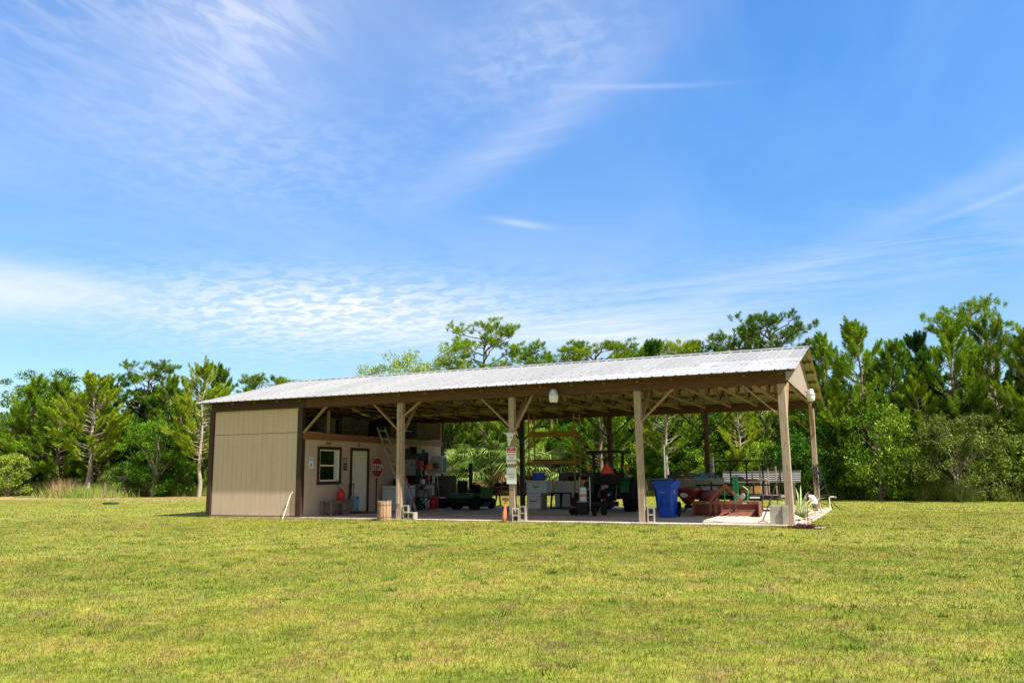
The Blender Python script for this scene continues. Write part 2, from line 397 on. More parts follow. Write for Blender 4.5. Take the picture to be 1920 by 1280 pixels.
# unseen warm-white sky added overhead and behind the camera to warm the shade
hi = N(nt, 'ShaderNodeMapRange', interpolation_type='SMOOTHSTEP'); hi.inputs[1].default_value = .66; hi.inputs[2].default_value = .95; nt.links.new(el, hi.inputs[0])
hdot = Mth('ADD', Mth('MULTIPLY', sep.outputs[0], math.sin(yaw)), Mth('MULTIPLY', sep.outputs[1], math.cos(yaw)))
bk = N(nt, 'ShaderNodeMapRange', interpolation_type='SMOOTHSTEP'); bk.inputs[1].default_value = .25; bk.inputs[2].default_value = -.25; nt.links.new(hdot, bk.inputs[0])
warm_fill = Mth('MULTIPLY', Mth('MAXIMUM', hi.outputs[0], bk.outputs[0]), Mth('MULTIPLY_ADD', soft, .25, .65), clamp=True)
cv = N(nt, 'ShaderNodeMix', data_type='RGBA'); nt.links.new(warm_fill, cv.inputs[0]); nt.links.new(cl.outputs[2], cv.inputs[6]); cv.inputs[7].default_value = (2.6,2.5,2.4,1)
nt.links.new(cv.outputs[2], bg.inputs[0]); bg.inputs[1].default_value = .095
sc.view_settings.view_transform = 'Standard'; sc.view_settings.look = 'None'; sc.view_settings.exposure = 1.12; sc.view_settings.gamma = 1
sc.render.engine = 'CYCLES'; sc.cycles.max_bounces = 7; sc.cycles.transparent_max_bounces = 8
#PART2
# ------------------------------------------------------------ ground
def lawnmat(name, blade=False):
    m, nt, b = new_mat(name)
    f1 = noise(nt, .16, 5, .6, (1,1,1), 'World'); f2 = noise(nt, 1.3, 6, .65, (1,1,1), 'World', .5); f3 = noise(nt, 9, 5, .7, (1,1,1), 'World')
    g1 = ramp(nt, f1, [(.35, (.15,.2,.02)), (.5, (.215,.25,.028)), (.66, (.295,.285,.045))])
    g2 = ramp(nt, f2, [(.3, (.085,.15,.012)), (.42, (.18,.235,.024)), (.53, (.29,.3,.042)), (.62, (.36,.29,.07)), (.72, (.29,.19,.075))])
    g3 = ramp(nt, noise(nt, 3.7, 6, .7, (1,1,1), 'World', .8), [(.34, (.62,.66,.6)), (.5, (.95,.95,.95)), (.68, (1.12,1.08,1.05))])
    c = mixc(nt, .62, g1, g2); c = mixc(nt, .9, c, g3, 'MULTIPLY')
    fb = noise(nt, 1.9, 7, .78, (1,1,1), 'World', .3); kb = N(nt, 'ShaderNodeMapRange'); kb.inputs[1].default_value = .52; kb.inputs[2].default_value = .66; kb.inputs[4].default_value = .8
    nt.links.new(fb, kb.inputs[0]); c = mixc(nt, kb.outputs[0], c, (.24,.16,.075))
    gp = N(nt, 'ShaderNodeNewGeometry'); sp_ = N(nt, 'ShaderNodeSeparateXYZ'); nt.links.new(gp.outputs['Position'], sp_.inputs[0])
    m1 = N(nt, 'ShaderNodeMapRange', interpolation_type='SMOOTHSTEP'); m1.inputs[1].default_value = 10.5; m1.inputs[2].default_value = 17; nt.links.new(sp_.outputs[1], m1.inputs[0])
    m2 = N(nt, 'ShaderNodeMapRange'); m2.inputs[1].default_value = -8; m2.inputs[2].default_value = -16; nt.links.new(sp_.outputs[0], m2.inputs[0])
    m3 = N(nt, 'ShaderNodeMapRange'); m3.inputs[1].default_value = .35; m3.inputs[2].default_value = .6; nt.links.new(noise(nt, .5, 5, .65, (1,1,1), 'World'), m3.inputs[0])
    mm = N(nt, 'ShaderNodeMath', operation='MULTIPLY'); nt.links.new(m1.outputs[0], mm.inputs[0]); nt.links.new(m2.outputs[0], mm.inputs[1])
    mn = N(nt, 'ShaderNodeMath', operation='MULTIPLY'); nt.links.new(mm.outputs[0], mn.inputs[0]); nt.links.new(m3.outputs[0], mn.inputs[1])
    c = mixc(nt, mn.outputs[0], c, (.4,.29,.14))
    fz_ = noise(nt, .35, 4, .6, (1,1,1), 'World'); c = mixc(nt, .8, c, ramp(nt, fz_, [(.35, (.78,.8,.75)), (.6, (1,.97,.95))]), 'MULTIPLY')
    if blade:
        g = N(nt, 'ShaderNodeNewGeometry')
        rr = ramp(nt, g.outputs['Random Per Island'], [(0, (.35,.45,.3)), (.4, (.8,.82,.8)), (.78, (1.1,1.03,1.0)), (.9, (1.5,1.25,1.6)), (1, (1.6,1.0,2.2))])
        c = mixc(nt, 1, c, rr, 'MULTIPLY')
    else:
        c = mixc(nt, .5, c, ramp(nt, f3, [(.36, (.3,.33,.2)), (.5, (1,1,1)), (.7, (1.25,1.15,1.2))]), 'MULTIPLY')
        fd = noise(nt, 2.2, 7, .75, (1,1,1), 'World'); k = N(nt, 'ShaderNodeMapRange'); k.inputs[1].default_value = .6; k.inputs[2].default_value = .72
        nt.links.new(fd, k.inputs[0]); kk = N(nt, 'ShaderNodeMath', operation='MULTIPLY'); kk.inputs[1].default_value = .5; nt.links.new(k.outputs[0], kk.inputs[0])
        c = mixc(nt, kk.outputs[0], c, (.2,.12,.05))
        bump(nt, b, f3, .8, .03)
    nt.links.new(c, b.inputs['Base Color']); b.inputs['Roughness'].default_value = .75; b.inputs['Specular IOR Level'].default_value = .12
    if blade:
        tr = N(nt, 'ShaderNodeBsdfTranslucent'); nt.links.new(c, tr.inputs[0]); mx = N(nt, 'ShaderNodeMixShader'); mx.inputs[0].default_value = .3
        nt.links.new(b.outputs[0], mx.inputs[1]); nt.links.new(tr.outputs[0], mx.inputs[2]); nt.links.new(mx.outputs[0], nt.nodes['Material Output'].inputs[0])
    return m
M['lawn'] = lawnmat('lawn_ground'); M['blade'] = lawnmat('grass_blades', True)
GZ = -.04
g = MB(); g.add([(-700,-300,GZ), (700,-300,GZ), (700,900,GZ), (-700,900,GZ)], [[0,1,2,3]])
tag(g.build('ground', M['lawn']), kind='structure')
slab = MB(); slab.prism([(0,-.08), (3.3,-.14), (18.42,-.42), (18.42,9.3), (0,9.3)], 'z', GZ-.1, 0.0)
tag(slab.build('concrete_slab', M['concrete']), kind='structure')

rng = np.random.default_rng(3)
def tri_mesh(name, V, mat, parent=None, quads=False):
    # V: (n, k, 3) array, every k corners one island
    n, k, _ = V.shape
    me = bpy.data.meshes.new(name); me.vertices.add(n*k); me.vertices.foreach_set('co', V.reshape(-1).astype(np.float32))
    me.loops.add(n*k); me.loops.foreach_set('vertex_index', np.arange(n*k, dtype=np.int32))
    me.polygons.add(n); me.polygons.foreach_set('loop_start', np.arange(0, n*k, k, dtype=np.int32)); me.polygons.foreach_set('loop_total', np.full(n, k, np.int32))
    me.materials.append(mat); me.update(calc_edges=True)
    o = bpy.data.objects.new(name, me); C.objects.link(o)
    if parent: o.parent = parent
    return o
CX, CY = 20.47, -21.29
def blades(P, hmin, hmax, wd, lean=.5, z=GZ):
    n = len(P); a = rng.uniform(0, 2*PI, n); h = rng.uniform(hmin, hmax, n); b_ = rng.uniform(0, 2*PI, n); l = rng.uniform(.1, lean, n)*h
    wdv = wd*rng.uniform(.7, 1.3, n)
    V = np.zeros((n,3,3)); V[:,0,0] = P[:,0]-np.cos(a)*wdv/2; V[:,0,1] = P[:,1]-np.sin(a)*wdv/2; V[:,1,0] = P[:,0]+np.cos(a)*wdv/2; V[:,1,1] = P[:,1]+np.sin(a)*wdv/2
    V[:,2,0] = P[:,0]+np.cos(b_)*l; V[:,2,1] = P[:,1]+np.sin(b_)*l; V[:,:2,2] = z-.005; V[:,2,2] = z+h
    return V
def sector(d0, d1, dens, half=.95):
    area = half*(d1*d1-d0*d0); n = int(area*dens); d = np.sqrt(rng.uniform(d0*d0, d1*d1, n)); a = rng.uniform(-half, half, n)+yaw
    P = np.stack([CX+np.sin(a)*d, CY+np.cos(a)*d], 1)
    ins = (P[:,0] > -.02) & (P[:,0] < 18.45) & (P[:,1] > -.14-.0187*(P[:,0]-3.3)-.02) & (P[:,1] < 9.35)
    return P[~ins]
VV = [blades(sector(1.6,5,7500,.8), .014,.034,.0034,1.3), blades(sector(5,9,3600,.75), .014,.036,.0048,1.3), blades(sector(9,16,1300,.75), .015,.038,.0075,1.2), blades(sector(16,30,330,.75), .015,.04,.013,1.1), blades(sector(30,62,45,.75), .02,.05,.028,1)]
VV += [blades(sector(1.6,12,110,.8), .04,.085,.0055,.8), blades(sector(12,26,22,.75), .04,.09,.012,.8)]
# a few taller tufts along the slab edge and scattered
e = rng.uniform(0, 18.6, 2600); eP = np.stack([e, -.14-.0187*(e-3.3)-np.abs(rng.normal(0,.06,2600))-.02], 1)
keep = (np.sin(e*3.1)+np.sin(e*7.7+1)+rng.normal(0,.6,2600)) > -.2
VV.append(blades(eP[keep], .03,.12,.008,.6))
tag(tri_mesh('lawn_grass', np.concatenate(VV), M['blade']), 'short mown yellowish green grass covering the whole lawn', 'grass', kind='stuff')

cc = sector(2,34,2.6,.78); cc = cc[(np.sin(cc[:,0]*.9+1.3*np.sin(cc[:,1]*.5))+np.sin(cc[:,1]*1.1+cc[:,0]*.4)+rng.normal(0,.7,len(cc))) > .2]
dd = np.hypot(cc[:,0]-CX, cc[:,1]-CY); Pc = np.repeat(cc,26,0)+rng.normal(0,1,(len(cc)*26,2))*np.repeat(rng.uniform(.04,.16,(len(cc),1)),26,0)
M['thatch'] = leafmat('dry_thatch', (.09,.06,.025), (.22,.15,.06), (.42,.32,.17), .15, 3)
Vt = blades(Pc, .012,.04,.008,1.6); sc_w = np.repeat(np.clip(dd/9,.6,2.6),26)[:,None]
mid_ = (Vt[:,0]+Vt[:,1])/2; Vt[:,0] = mid_+(Vt[:,0]-mid_)*sc_w; Vt[:,1] = mid_+(Vt[:,1]-mid_)*sc_w
tag(tri_mesh('dry_grass', Vt, M['thatch']), 'scattered brown dry tufts and thatch in the lawn', 'dry grass', kind='stuff')
cc = sector(2,22,.9,.78); Pc = np.repeat(cc,30,0)+rng.normal(0,1,(len(cc)*30,2))*np.repeat(rng.uniform(.03,.1,(len(cc),1)),30,0)
M['weed'] = leafmat('low_weeds', (.035,.08,.01), (.08,.16,.015), (.2,.3,.04), .2, 3)
tag(tri_mesh('low_weeds', blades(Pc, .015,.06,.016,1.2), M['weed']), 'small dark green weeds scattered through the lawn', 'weeds', kind='stuff')
# treeline edge and long grass
EDGE = [(-60,26), (-40,23.5), (-24,22.5), (-12,28), (-3,29), (6,27), (14,23), (20,19.6), (27,17.6), (40,15)]
def edge_at(x):
    for (x0,y0), (x1,y1) in zip(EDGE, EDGE[1:]):
        if x0 <= x <= x1: return y0+(y1-y0)*(x-x0)/(x1-x0)
    return 22
ex = rng.uniform(-58, 40, 60000); ey = np.array([edge_at(q) for q in ex])+np.abs(rng.normal(0,.9,60000))-.3+.5*np.sin(ex*1.3)+.3*np.sin(ex*3.7)
hm = .35+.25*np.sin(ex*.9)+.25*(ex < -14)
P = np.stack([ex,ey],1); V = blades(P, .2, .85, .028, .7); V[:,2,2] = GZ+(V[:,2,2]-GZ)*(.6+hm)
M['longgrass'] = leafmat('long_grass', (.11,.2,.03), (.21,.33,.04), (.4,.4,.12), .35, .6)
tag(tri_mesh('long_grass', V, M['longgrass']), 'long unmown grass fringe along the foot of the wood', 'grass', kind='stuff')
# dim forest floor litter beyond the edge
ff = MB(); E2 = [(x, y+1.2) for x, y in EDGE]
ff.add([(x,y,GZ+.006) for x,y in E2]+[(60,120,GZ+.006), (-110,120,GZ+.006)], [list(range(len(E2)+2))])
M['litter'] = simple('forest_floor', (.09,.07,.035), .95, 0, .4, 1.5, bmp=.5, coord='World')
tag(ff.build('forest_floor', M['litter']), kind='structure')

# ------------------------------------------------------------ pole barn
L = 3.66; W = 9.15; HB = 3.41; HE = 3.69; HR = 4.917; X0, X1 = -.39, 18.68; YF, YB = -.5, 9.65; YR = W/2
barn = thing('pole_barn', 'long open timber pole barn with grey metal gable roof and tan room at left', 'barn')
PW = .165
tilt = {0: 0, 1: 0, 2: 0, 3: 0, 4: .02, 5: .015}
posts_mats = []
for i in range(6):
    for j, y in enumerate((0, W)):
        mb = MB(); x = i*L
        wv = PW*(1.12 if (i in (2,5)) else 1) if j == 0 else PW
        darkp = (i == 0) or (i == 1 and j == 0)
        t = tilt[i] if j == 0 else 0
        mb.bar((x+t, y, GZ-.1), (x-t, y, HB), wv, wv, up=(0,1,0), bev=.008)
        lb = None
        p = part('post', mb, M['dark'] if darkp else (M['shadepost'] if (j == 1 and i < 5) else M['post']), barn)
        if i == 2 and j == 0:
            # cover boards nailed on the post
            part('cover_board', MB().box((x-.02, -wv/2-.02, 1.9), (.09,.035,2.95), None, .004), M['post'], p)
    # knee braces
for i in range(1, 6):
    for j, y in enumerate((0, W)):
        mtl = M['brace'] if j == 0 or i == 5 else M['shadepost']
        for sg in (-1, 1):
            if i == 5 and sg == 1: continue
            if i == 1 and sg == -1: continue
            if i == 3 and sg == 1 and j == 0: reach, drop = .55, .95
            else: reach, drop = .88, .8
            if i == 4 and sg == -1 and j == 0: continue
            if i == 2 and sg == 1 and j == 0: reach, drop = .62, .42
            mb = MB(); x = i*L
            yo = y+(-.03 if j == 0 else .03)
            mb.bar((x+sg*(PW/2), yo, HB-drop), (x+sg*(PW/2+reach), yo, HB+.02), .042, .1, up=(0,1,0), bev=.004)
            part('knee_brace', mb, mtl, barn)
        if i in (2, 3, 4, 5):
            sy = 1 if j == 0 else -1
            mb = MB(); x = i*L+.03
            mb.bar((x, y+sy*PW/2, HB-.9), (x, y+sy*(PW/2+.85), HB+.1), .042, .1, up=(1,0,0), bev=.004)
            part('knee_brace', mb, mtl, barn)
# header beams: boards butted end to end
for y, yy in ((-.115, 'f'), (W+.115, 'b')):
    xs = [-.1, 3.9, 8.4, 12.95, 18.42]
    for a, b_ in zip(xs, xs[1:]):
        mb = MB(); dz = random.uniform(-.004,.004)
        mb.box(((a+b_)/2, y, HB+.14+dz), (b_-a-.006, .05, .285), None, .004)
        part('header_beam', mb, M['dark'] if (a < 0) else M['woodx'], barn)
    part('inner_beam', MB().box((9.15, y*(.0)+(.11 if yy == 'f' else W-.11), HB+.12), (18.3, .045, .24), None, .004), M['woodx'], barn)
def zr(y):   # underside of the roof sheet
    return HE + (HR-HE)*(1-abs(y-YR)/(YR-YF))
# trusses
bay = L/4
for k in range(0, 21):
    x = .03+k*bay
    if k == 20: x = 18.27
    mb = MB(); zo = -.10
    bz = HB+.155
    y0, y1 = -.2, W+.2
    mb.bar((x, y0, zr(y0)+zo-.03), (x, YR, zr(YR)+zo-.03), .04, .09, up=(1,0,0)); mb.bar((x, y1, zr(y1)+zo-.03), (x, YR, zr(YR)+zo-.03), .04, .09, up=(1,0,0))
    mb.bar((x, .05, bz), (x, W-.05, bz), .04, .09, up=(1,0,0))
    n = 8
    pts = []
    for q in range(n+1):
        yy = .5+(W-1.0)*q/n
        pts.append((x+.022, yy, bz if q % 2 == 0 else zr(yy)+zo-.03))
    for a, b_ in zip(pts, pts[1:]): mb.bar(a, b_, .036, .075, up=(1,0,0))
    part('roof_truss', mb, M['woody'], barn)
# rafter tail blocks along the front eave
for k in range(0, 21):
    x = .03+k*bay+.0
    part('rafter_tail', MB().box((x, -.175, HB+.245), (.042,.07,.07), None, .004), M['woody'], barn)
# purlins
for sgn in (-1, 1):
    for k in range(6):
        d = .12+k*.93
        y = YR+sgn*(YR-YF-.1-d) if True else 0
        mb = MB(); mb.box(((X0+X1)/2, y, zr(y)-.043), (X1-X0-.1, .085, .04), None, .003)
        part('purlin', mb, M['woodx'], barn)
# ribbed roof sheets
def ribbed(xa, xb, ya, yb, dz, pitch=.305):
    xs = []; x = xa
    while x < xb-.001:
        for dx, h in ((0,0), (.012,.022), (.036,.022), (.048,0), (.15,0), (.156,.006), (.17,.006), (.176,0)):
            if x+dx < xb: xs.append((x+dx, h))
        x += pitch
    xs.append((xb, 0))
    mb = MB(); n = len(xs)
    for (yy) in (ya, (ya+yb)/2, yb): pass
    ys = [ya + (yb-ya)*t for t in np.linspace(0, 1, 5)]
    vs = [(x, yy, zr(yy)+dz+h) for yy in ys for x, h in xs]
    fs = [[j*n+i, j*n+i+1, (j+1)*n+i+1, (j+1)*n+i] for j in range(4) for i in range(n-1)]
    mb.add(vs, fs); return mb
def rust_attr(o, edge_y, wd):
    me = o.data; at = me.attributes.new('rust', 'FLOAT', 'POINT')
    at.data.foreach_set('value', [max(0, 1-abs(v.co.y-edge_y)/wd) for v in me.vertices])
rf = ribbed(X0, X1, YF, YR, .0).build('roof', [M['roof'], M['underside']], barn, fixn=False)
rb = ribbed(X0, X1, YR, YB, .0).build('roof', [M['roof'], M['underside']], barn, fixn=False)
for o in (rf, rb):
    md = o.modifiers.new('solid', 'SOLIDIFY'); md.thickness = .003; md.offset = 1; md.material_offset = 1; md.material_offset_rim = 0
# overlapped newer bright sheets near the right end
for a, b_, ya, yb, dz, oy in ((13.0, 14.83, YF-.012, .62, .012, .62), (10.4, 13.0, YF-.01, .25, .012, .25), (14.83, X1+.01, YF-.014, 1.1, .013, 1.1), (16.05, X1+.012, 1.1, 1.92, .015, 1.92), (8.9, 10.4, YF-.01, .1, .011, .1)):
    mb = ribbed(a, b_, ya, yb, dz); o = part('replacement_sheet', mb, M['roofnew'], barn); rust_attr(o, oy, .35)
    md = o.modifiers.new('solid', 'SOLIDIFY'); md.thickness = .003; md.offset = 1
for a, b_ in ((X0, 2.6),(2.6,5.7),(5.7,8.8),(8.8,11.9),(11.9,15.0),(15.0,X1)):
    mb = MB(); zc = HR+.034
    mb.add([(a, YR-.19, zr(YR-.19)+.03), (b_-.004, YR-.19, zr(YR-.19)+.03), (b_-.004, YR, zc+.01), (a, YR, zc+.01), (b_-.004, YR+.19, zr(YR+.19)+.03), (a, YR+.19, zr(YR+.19)+.03)], [[0,1,2,3],[3,2,4,5]])
    o = part('ridge_cap', mb, M['roof'], barn); md = o.modifiers.new('s','SOLIDIFY'); md.thickness = .003
for sgn in (-1, 1):
    for k in range(6):
        d = .12+k*.93; y = YR+sgn*(YR-YF-.1-d); mb = MB(); x = X0+.1
        while x < X1-.05:
            mb.box((x, y, zr(y)+(.018 if (sgn < 0 and y < 1.9 and x > 10.4) else .006)), (.03,.03,.012)); x += .305
        o = part('screw_row', mb, M['steel'], barn); o['kind'] = 'stuff'
# barge boards at right gable: bare sheet edge; gable panel
def gable(x, m, nm, zb=3.44, th=.012):
    mb = MB(); mb.prism([(-.17, zb+.02), (W+.17, zb+.02), (W+.17, zr(W+.17)-.07), (YR, zr(YR)-.07), (-.17, zr(-.17)-.07)], 'x', x, x+th)
    return part(nm, mb, m, barn)
# the photo's panel only covers the front two thirds and hangs to a point
mb = MB(); mb.prism([(-.1, 3.56), (4.3, 3.57), (W-.05, 3.575), (W-.05, zr(W-.05)-.09), (YR, zr(YR)-.09), (-.1, zr(-.1)-.09)], 'x', 18.365, 18.378)
part('gable_panel', mb, M['gable'], barn)
gable(-.02, M['siding'], 'gable_panel')
# siding with grooves
def siding(u0, u1, z0, z1, plane, at, out, name='siding_wall', m=None, holes=()):
    # boards with recessed grooves; plane 'y' => wall runs along X, 'x' => along Y ; out = +-1 outward
    mb = MB(); p = .2032; gk = .007
    cuts = sorted(set([u0, u1] + [h[0] for h in holes] + [h[1] for h in holes]))
    def slab_(a, b_, za, zb, t0, t1):
        cx, cz = (a+b_)/2, (za+zb)/2; d = abs(t1-t0); cc = at + (t0+t1)/2*out
        if plane == 'y': mb.box((cx, cc, cz), (b_-a, d, zb-za))
        else: mb.box((cc, cx, cz), (d, b_-a, zb-za))
    def zs_for(a, b_):
        zs = [(z0, z1)]
        for (h0,h1,hz0,hz1) in holes:
            if a < h1-1e-4 and b_ > h0+1e-4:
                nz = []
                for (q0,q1) in zs:
                    if hz0 > q0: nz.append((q0, min(q1,hz0)))
                    if hz1 < q1: nz.append((max(q0,hz1), q1))
                zs = nz
        return zs
    for a0, b0 in zip(cuts, cuts[1:]):
        for za, zb in zs_for(a0+.001, b0-.001): slab_(a0, b0, za, zb, -.012, 0)
        x = math.floor((a0-u0)/p)*p+u0
        while x < b0:
            a = max(a0, x+gk/2); b_ = min(b0, x+p-gk/2)
            if b_-a > .003:
                for za, zb in zs_for(a, b_): slab_(a, b_, za, zb, .0001, .007)
            x += p
    return part(name, mb, m or M['siding'], barn)
siding(.1, 3.575, .02, 2.63, 'y', -.045, -1, 'siding_panel')
siding(.1, 3.575, 2.642, 3.41, 'y', -.045, -1, 'siding_panel')
part('seam_flashing', MB().box((1.84,-.05,2.636), (3.47,.016,.012)), M['dark'], barn)
siding(0.0, W, .02, 3.46, 'x', -.02, -1)
siding(.0, L-.05, .02, 3.41, 'y', W+.06, 1)
part('corner_trim', MB().box((-.01,-.085,1.72), (.17,.025,3.4)).box((-.06,.02,1.72),(.02,.2,3.4)), M['dark'], barn)
part('corner_trim', MB().box((3.66,-.1,1.68), (.19,.022,3.38)), M['dark'], barn)
part('base_shadow_strip', MB().box((1.83,-.058,.0), (3.4,.02,.07)), M['dark'], barn)  # dark strip painted in as the shadow line at the foot of the siding
WX = 3.72
WY0, WY1 = .84, 1.93; WZ0, WZ1 = 1.08, 2.12
DY0, DY1 = 2.66, 3.6; DZ = 2.12
siding(.08, 9.02, .0, 2.42, 'x', WX-.02, 1, 'partition_wall', holes=((WY0,WY1,WZ0,WZ1), (DY0,DY1,-.1,DZ)))
# window in the partition
wn = thing('window', None, None); wn.parent = barn
fr = MB(); t = .1
fr.box((WX+.012,(WY0+WY1)/2,WZ1+.045),(.03,WY1-WY0+.2,.1)).box((WX+.012,(WY0+WY1)/2,WZ0-.045),(.03,WY1-WY0+.2,.1)).box((WX+.012,WY0-.045,(WZ0+WZ1)/2),(.03,.1,WZ1-WZ0-.01)).box((WX+.012,WY1+.045,(WZ0+WZ1)/2),(.03,.1,WZ1-WZ0-.01))
part('trim', fr, M['dark'], wn)
fr = MB(); zm = (WZ0+WZ1)/2
for a, b_, c_, d in ((WY0, WY0+.045, WZ0, WZ1), (WY1-.06, WY1, WZ0, WZ1)): fr.box((WX-.02,(a+b_)/2,(c_+d)/2),(.06,b_-a,d-c_))
for a, b_ in ((WZ0, WZ0+.06), (zm-.025, zm+.025), (WZ1-.045, WZ1)): fr.box((WX-.018,(WY0+WY1)/2,(a+b_)/2),(.06,WY1-WY0-.02,b_-a))
part('frame', fr, M['white'], wn)
part('pane', MB().box((WX-.04,(WY0+WY1)/2,zm),(.006,WY1-WY0,WZ1-WZ0)), M['glass'], wn)
part('blind', MB().box((WX-.032,WY1-.16,zm),(.004,.17,WZ1-WZ0-.1)), M['cooler'], wn)
# door
dr = thing('door', None, None); dr.parent = barn
fr = MB(); fr.box((WX+.012,(DY0+DY1)/2,DZ+.045),(.03,DY1-DY0+.2,.1)).box((WX+.012,DY0-.045,DZ/2),(.03,.1,DZ-.01)).box((WX+.012,DY1+.045,DZ/2),(.03,.1,DZ-.01))
part('frame', fr, M['dark'], dr)
dp = MB(); xf = WX-.035
dp.box((xf,(DY0+DY1)/2,DZ/2+.02),(.035,DY1-DY0-.02,DZ-.05))
dw = DY1-DY0-.02
# raised stiles and rails leave six recessed panels
f = xf+.0175
for a, b_ in ((0,.12),(dw/2-.05,dw/2+.05),(dw-.12,dw)): dp.box((f+.005,DY0+.01+(a+b_)/2,DZ/2+.02),(.01,b_-a,DZ-.052))
for za, zb in ((.045,.26),(.98,1.14),(1.72,1.84),(1.99,2.115)):
    for a, b_ in ((.12,dw/2-.05),(dw/2+.05,dw-.12)): dp.box((f+.0048,DY0+.01+(a+b_)/2,(za+zb)/2),(.0096,b_-a,zb-za))
for za, zb in ((.3,.94),(1.18,1.68),(1.87,1.96)):
    for a, b_ in ((.15,dw/2-.08),(dw/2+.08,dw-.15)): dp.box((f+.003,DY0+.01+(a+b_)/2,(za+zb)/2),(.007,b_-a,zb-za),None,.002)
part('door_panel', dp, M['white'], dr)
part('handle', MB().lathe([(.03,0),(.03,.01),(.012,.015),(.012,.04),(.028,.05),(.028,.07),(.01,.08)],(f+.01,DY0+.09,.98),Ry(PI/2),12), M['steel'], dr)
part('lock', MB().lathe([(.028,0),(.028,.02),(.01,.024)],(f+.01,DY0+.09,1.14),Ry(PI/2),12), M['steel'], dr)
# loft
part('loft_beam', MB().box((WX+.02,2.35,2.535),(.045,4.78,.225),None,.004), M['loft'], barn)
part('loft_beam', MB().box((WX+.02,6.9,2.53),(.045,4.31,.215),None,.004), M['brace'], barn)
part('loft_floor', MB().box((1.85,4.57,2.63),(3.7,9.05,.03)), M['greywood'], barn)
part('loft_stud', MB().box((WX-.05,1.35,3.03),(.09,.04,.76)), M['post'], barn)
part('loft_stud', MB().box((WX-.05,9.0,3.03),(.09,.09,.76)), M['post'], barn)
part('loft_edge_strip', MB().box((WX-.005,.62,2.655),(.03,.75,.02)), M['white'], barn)
part('loft_edge_strip', MB().box((WX-.005,8.55,2.655),(.03,.8,.02)), M['white'], barn)
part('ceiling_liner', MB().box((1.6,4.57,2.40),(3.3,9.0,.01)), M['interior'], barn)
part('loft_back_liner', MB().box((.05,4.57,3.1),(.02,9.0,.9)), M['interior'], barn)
#PART3
# ------------------------------------------------------------ things on and around the barn
gb = MB(); gb.prism([(18.43,.25), (18.62,.2), (18.72,4.5), (18.72,9.5), (18.43,9.5)], 'z', GZ-.05, .012)
rs = random.Random(5)
for k in range(420):
    x = rs.uniform(18.44,18.66); y = rs.uniform(.25,9.4); q = rs.uniform(.012,.035)
    gb.box((x,y,.012+q*.3), (q*2,q*1.6,q), Rz(rs.uniform(0,3)), q*.25)
tag(gb.build('gravel_strip', M['gravel'], fixn=False), 'pinkish gravel strip along the right edge of the concrete slab', 'gravel', kind='stuff')

# barn lights
def barn_light(loc, lab, arm):
    t = thing('barn_light', lab, 'light', loc, 0, 'jar shaped barn lights')
    part('housing', MB().lathe([(.02,.2),(.07,.19),(.1,.14),(.115,.09),(.12,.05),(.14,.045),(.14,.02),(.13,.015)],n=18), M['alu'], t)
    part('lens', MB().lathe([(.125,.012),(.128,-.05),(.112,-.15),(.1,-.165)],n=18), M['lens'], t)
    part('arm', MB().bar((0,0,.1),arm,.035,.035), M['steel'], t)
barn_light((12.36,-.31,3.35), 'grey jar light hung on the front beam between the second and third open bays', (0,.16,.13))
barn_light((18.56,5.6,3.56), 'white jar light fixed to the right end gable panel', (-.17,0,.12))

# signs
def plate(name, lab, cat, loc, w_, h_, m, face='front', t=.004):
    o = thing(name, lab, cat, loc)
    if face == 'front': part('plate', MB().box((0,0,0),(w_,t,h_),None,.001), m, o)
    else: part('plate', MB().box((0,0,0),(t,w_,h_),None,.001), m, o)
    return o
px_, py_ = 3*L, -.095
s1 = plate('warning_sign', 'red and white NO TRESPASSING sign on the post below the cow skull', 'sign', (px_+.01,-.112,1.775), .3, .46, M['paper'])
part('banner', MB().box((0,-.004,.15),(.27,.003,.13)), M['redink'], s1)
text('NO', .06, M['paper'], 'lettering', s1, (0,-.0062,.18), FRONT)
text('TRESPASSING', .046, M['paper'], 'lettering', s1, (0,-.0062,.115), FRONT, sx=.82)
for q, tx in enumerate(('VIOLATORS', 'WILL BE', 'PROSECUTED')): text(tx, .052, M['redink'], 'lettering', s1, (0,-.0045,.025-q*.085), FRONT, sx=.82)
s2 = plate('parking_sign', 'plain white sheet with faint lettering on the post, under the red and white sign', 'sign', (px_+.01,-.112,1.22), .3, .45, M['paper'])
text('Handicapped', .042, M['grey'], 'lettering', s2, (0,-.0045,.04), FRONT, sx=.9)
text('Parking', .045, M['grey'], 'lettering', s2, (0,-.0045,-.04), FRONT)
# cow skull
sk = MB()
sk.lathe([(.02,-.2),(.035,-.19),(.045,-.13),(.05,-.08),(.075,-.02),(.1,.05),(.105,.11),(.085,.165),(.03,.185)], n=16, sy=.6)
sk.tube([(-.08,0,.13),(-.15,0,.15),(-.21,-.01,.175)],[.03,.022,.006],8); sk.tube([(.08,0,.13),(.13,0,.145),(.16,-.01,.19)],[.03,.022,.006],8)
skt = thing('cow_skull', 'bleached cow skull hung on the post above the red sign', 'skull', (px_-.02,-.155,2.24)); skt.rotation_euler = (-.1,.06,0)
part('bone', sk, M['bone'], skt)
for sx_ in (-1,1): part('eye_socket', MB().lathe([(.004,.004),(.018,.003),(.02,0)],(sx_*.066,-.052,.03),Rx(PI/2)@Ry(sx_*.5),10), M['ink'], skt)
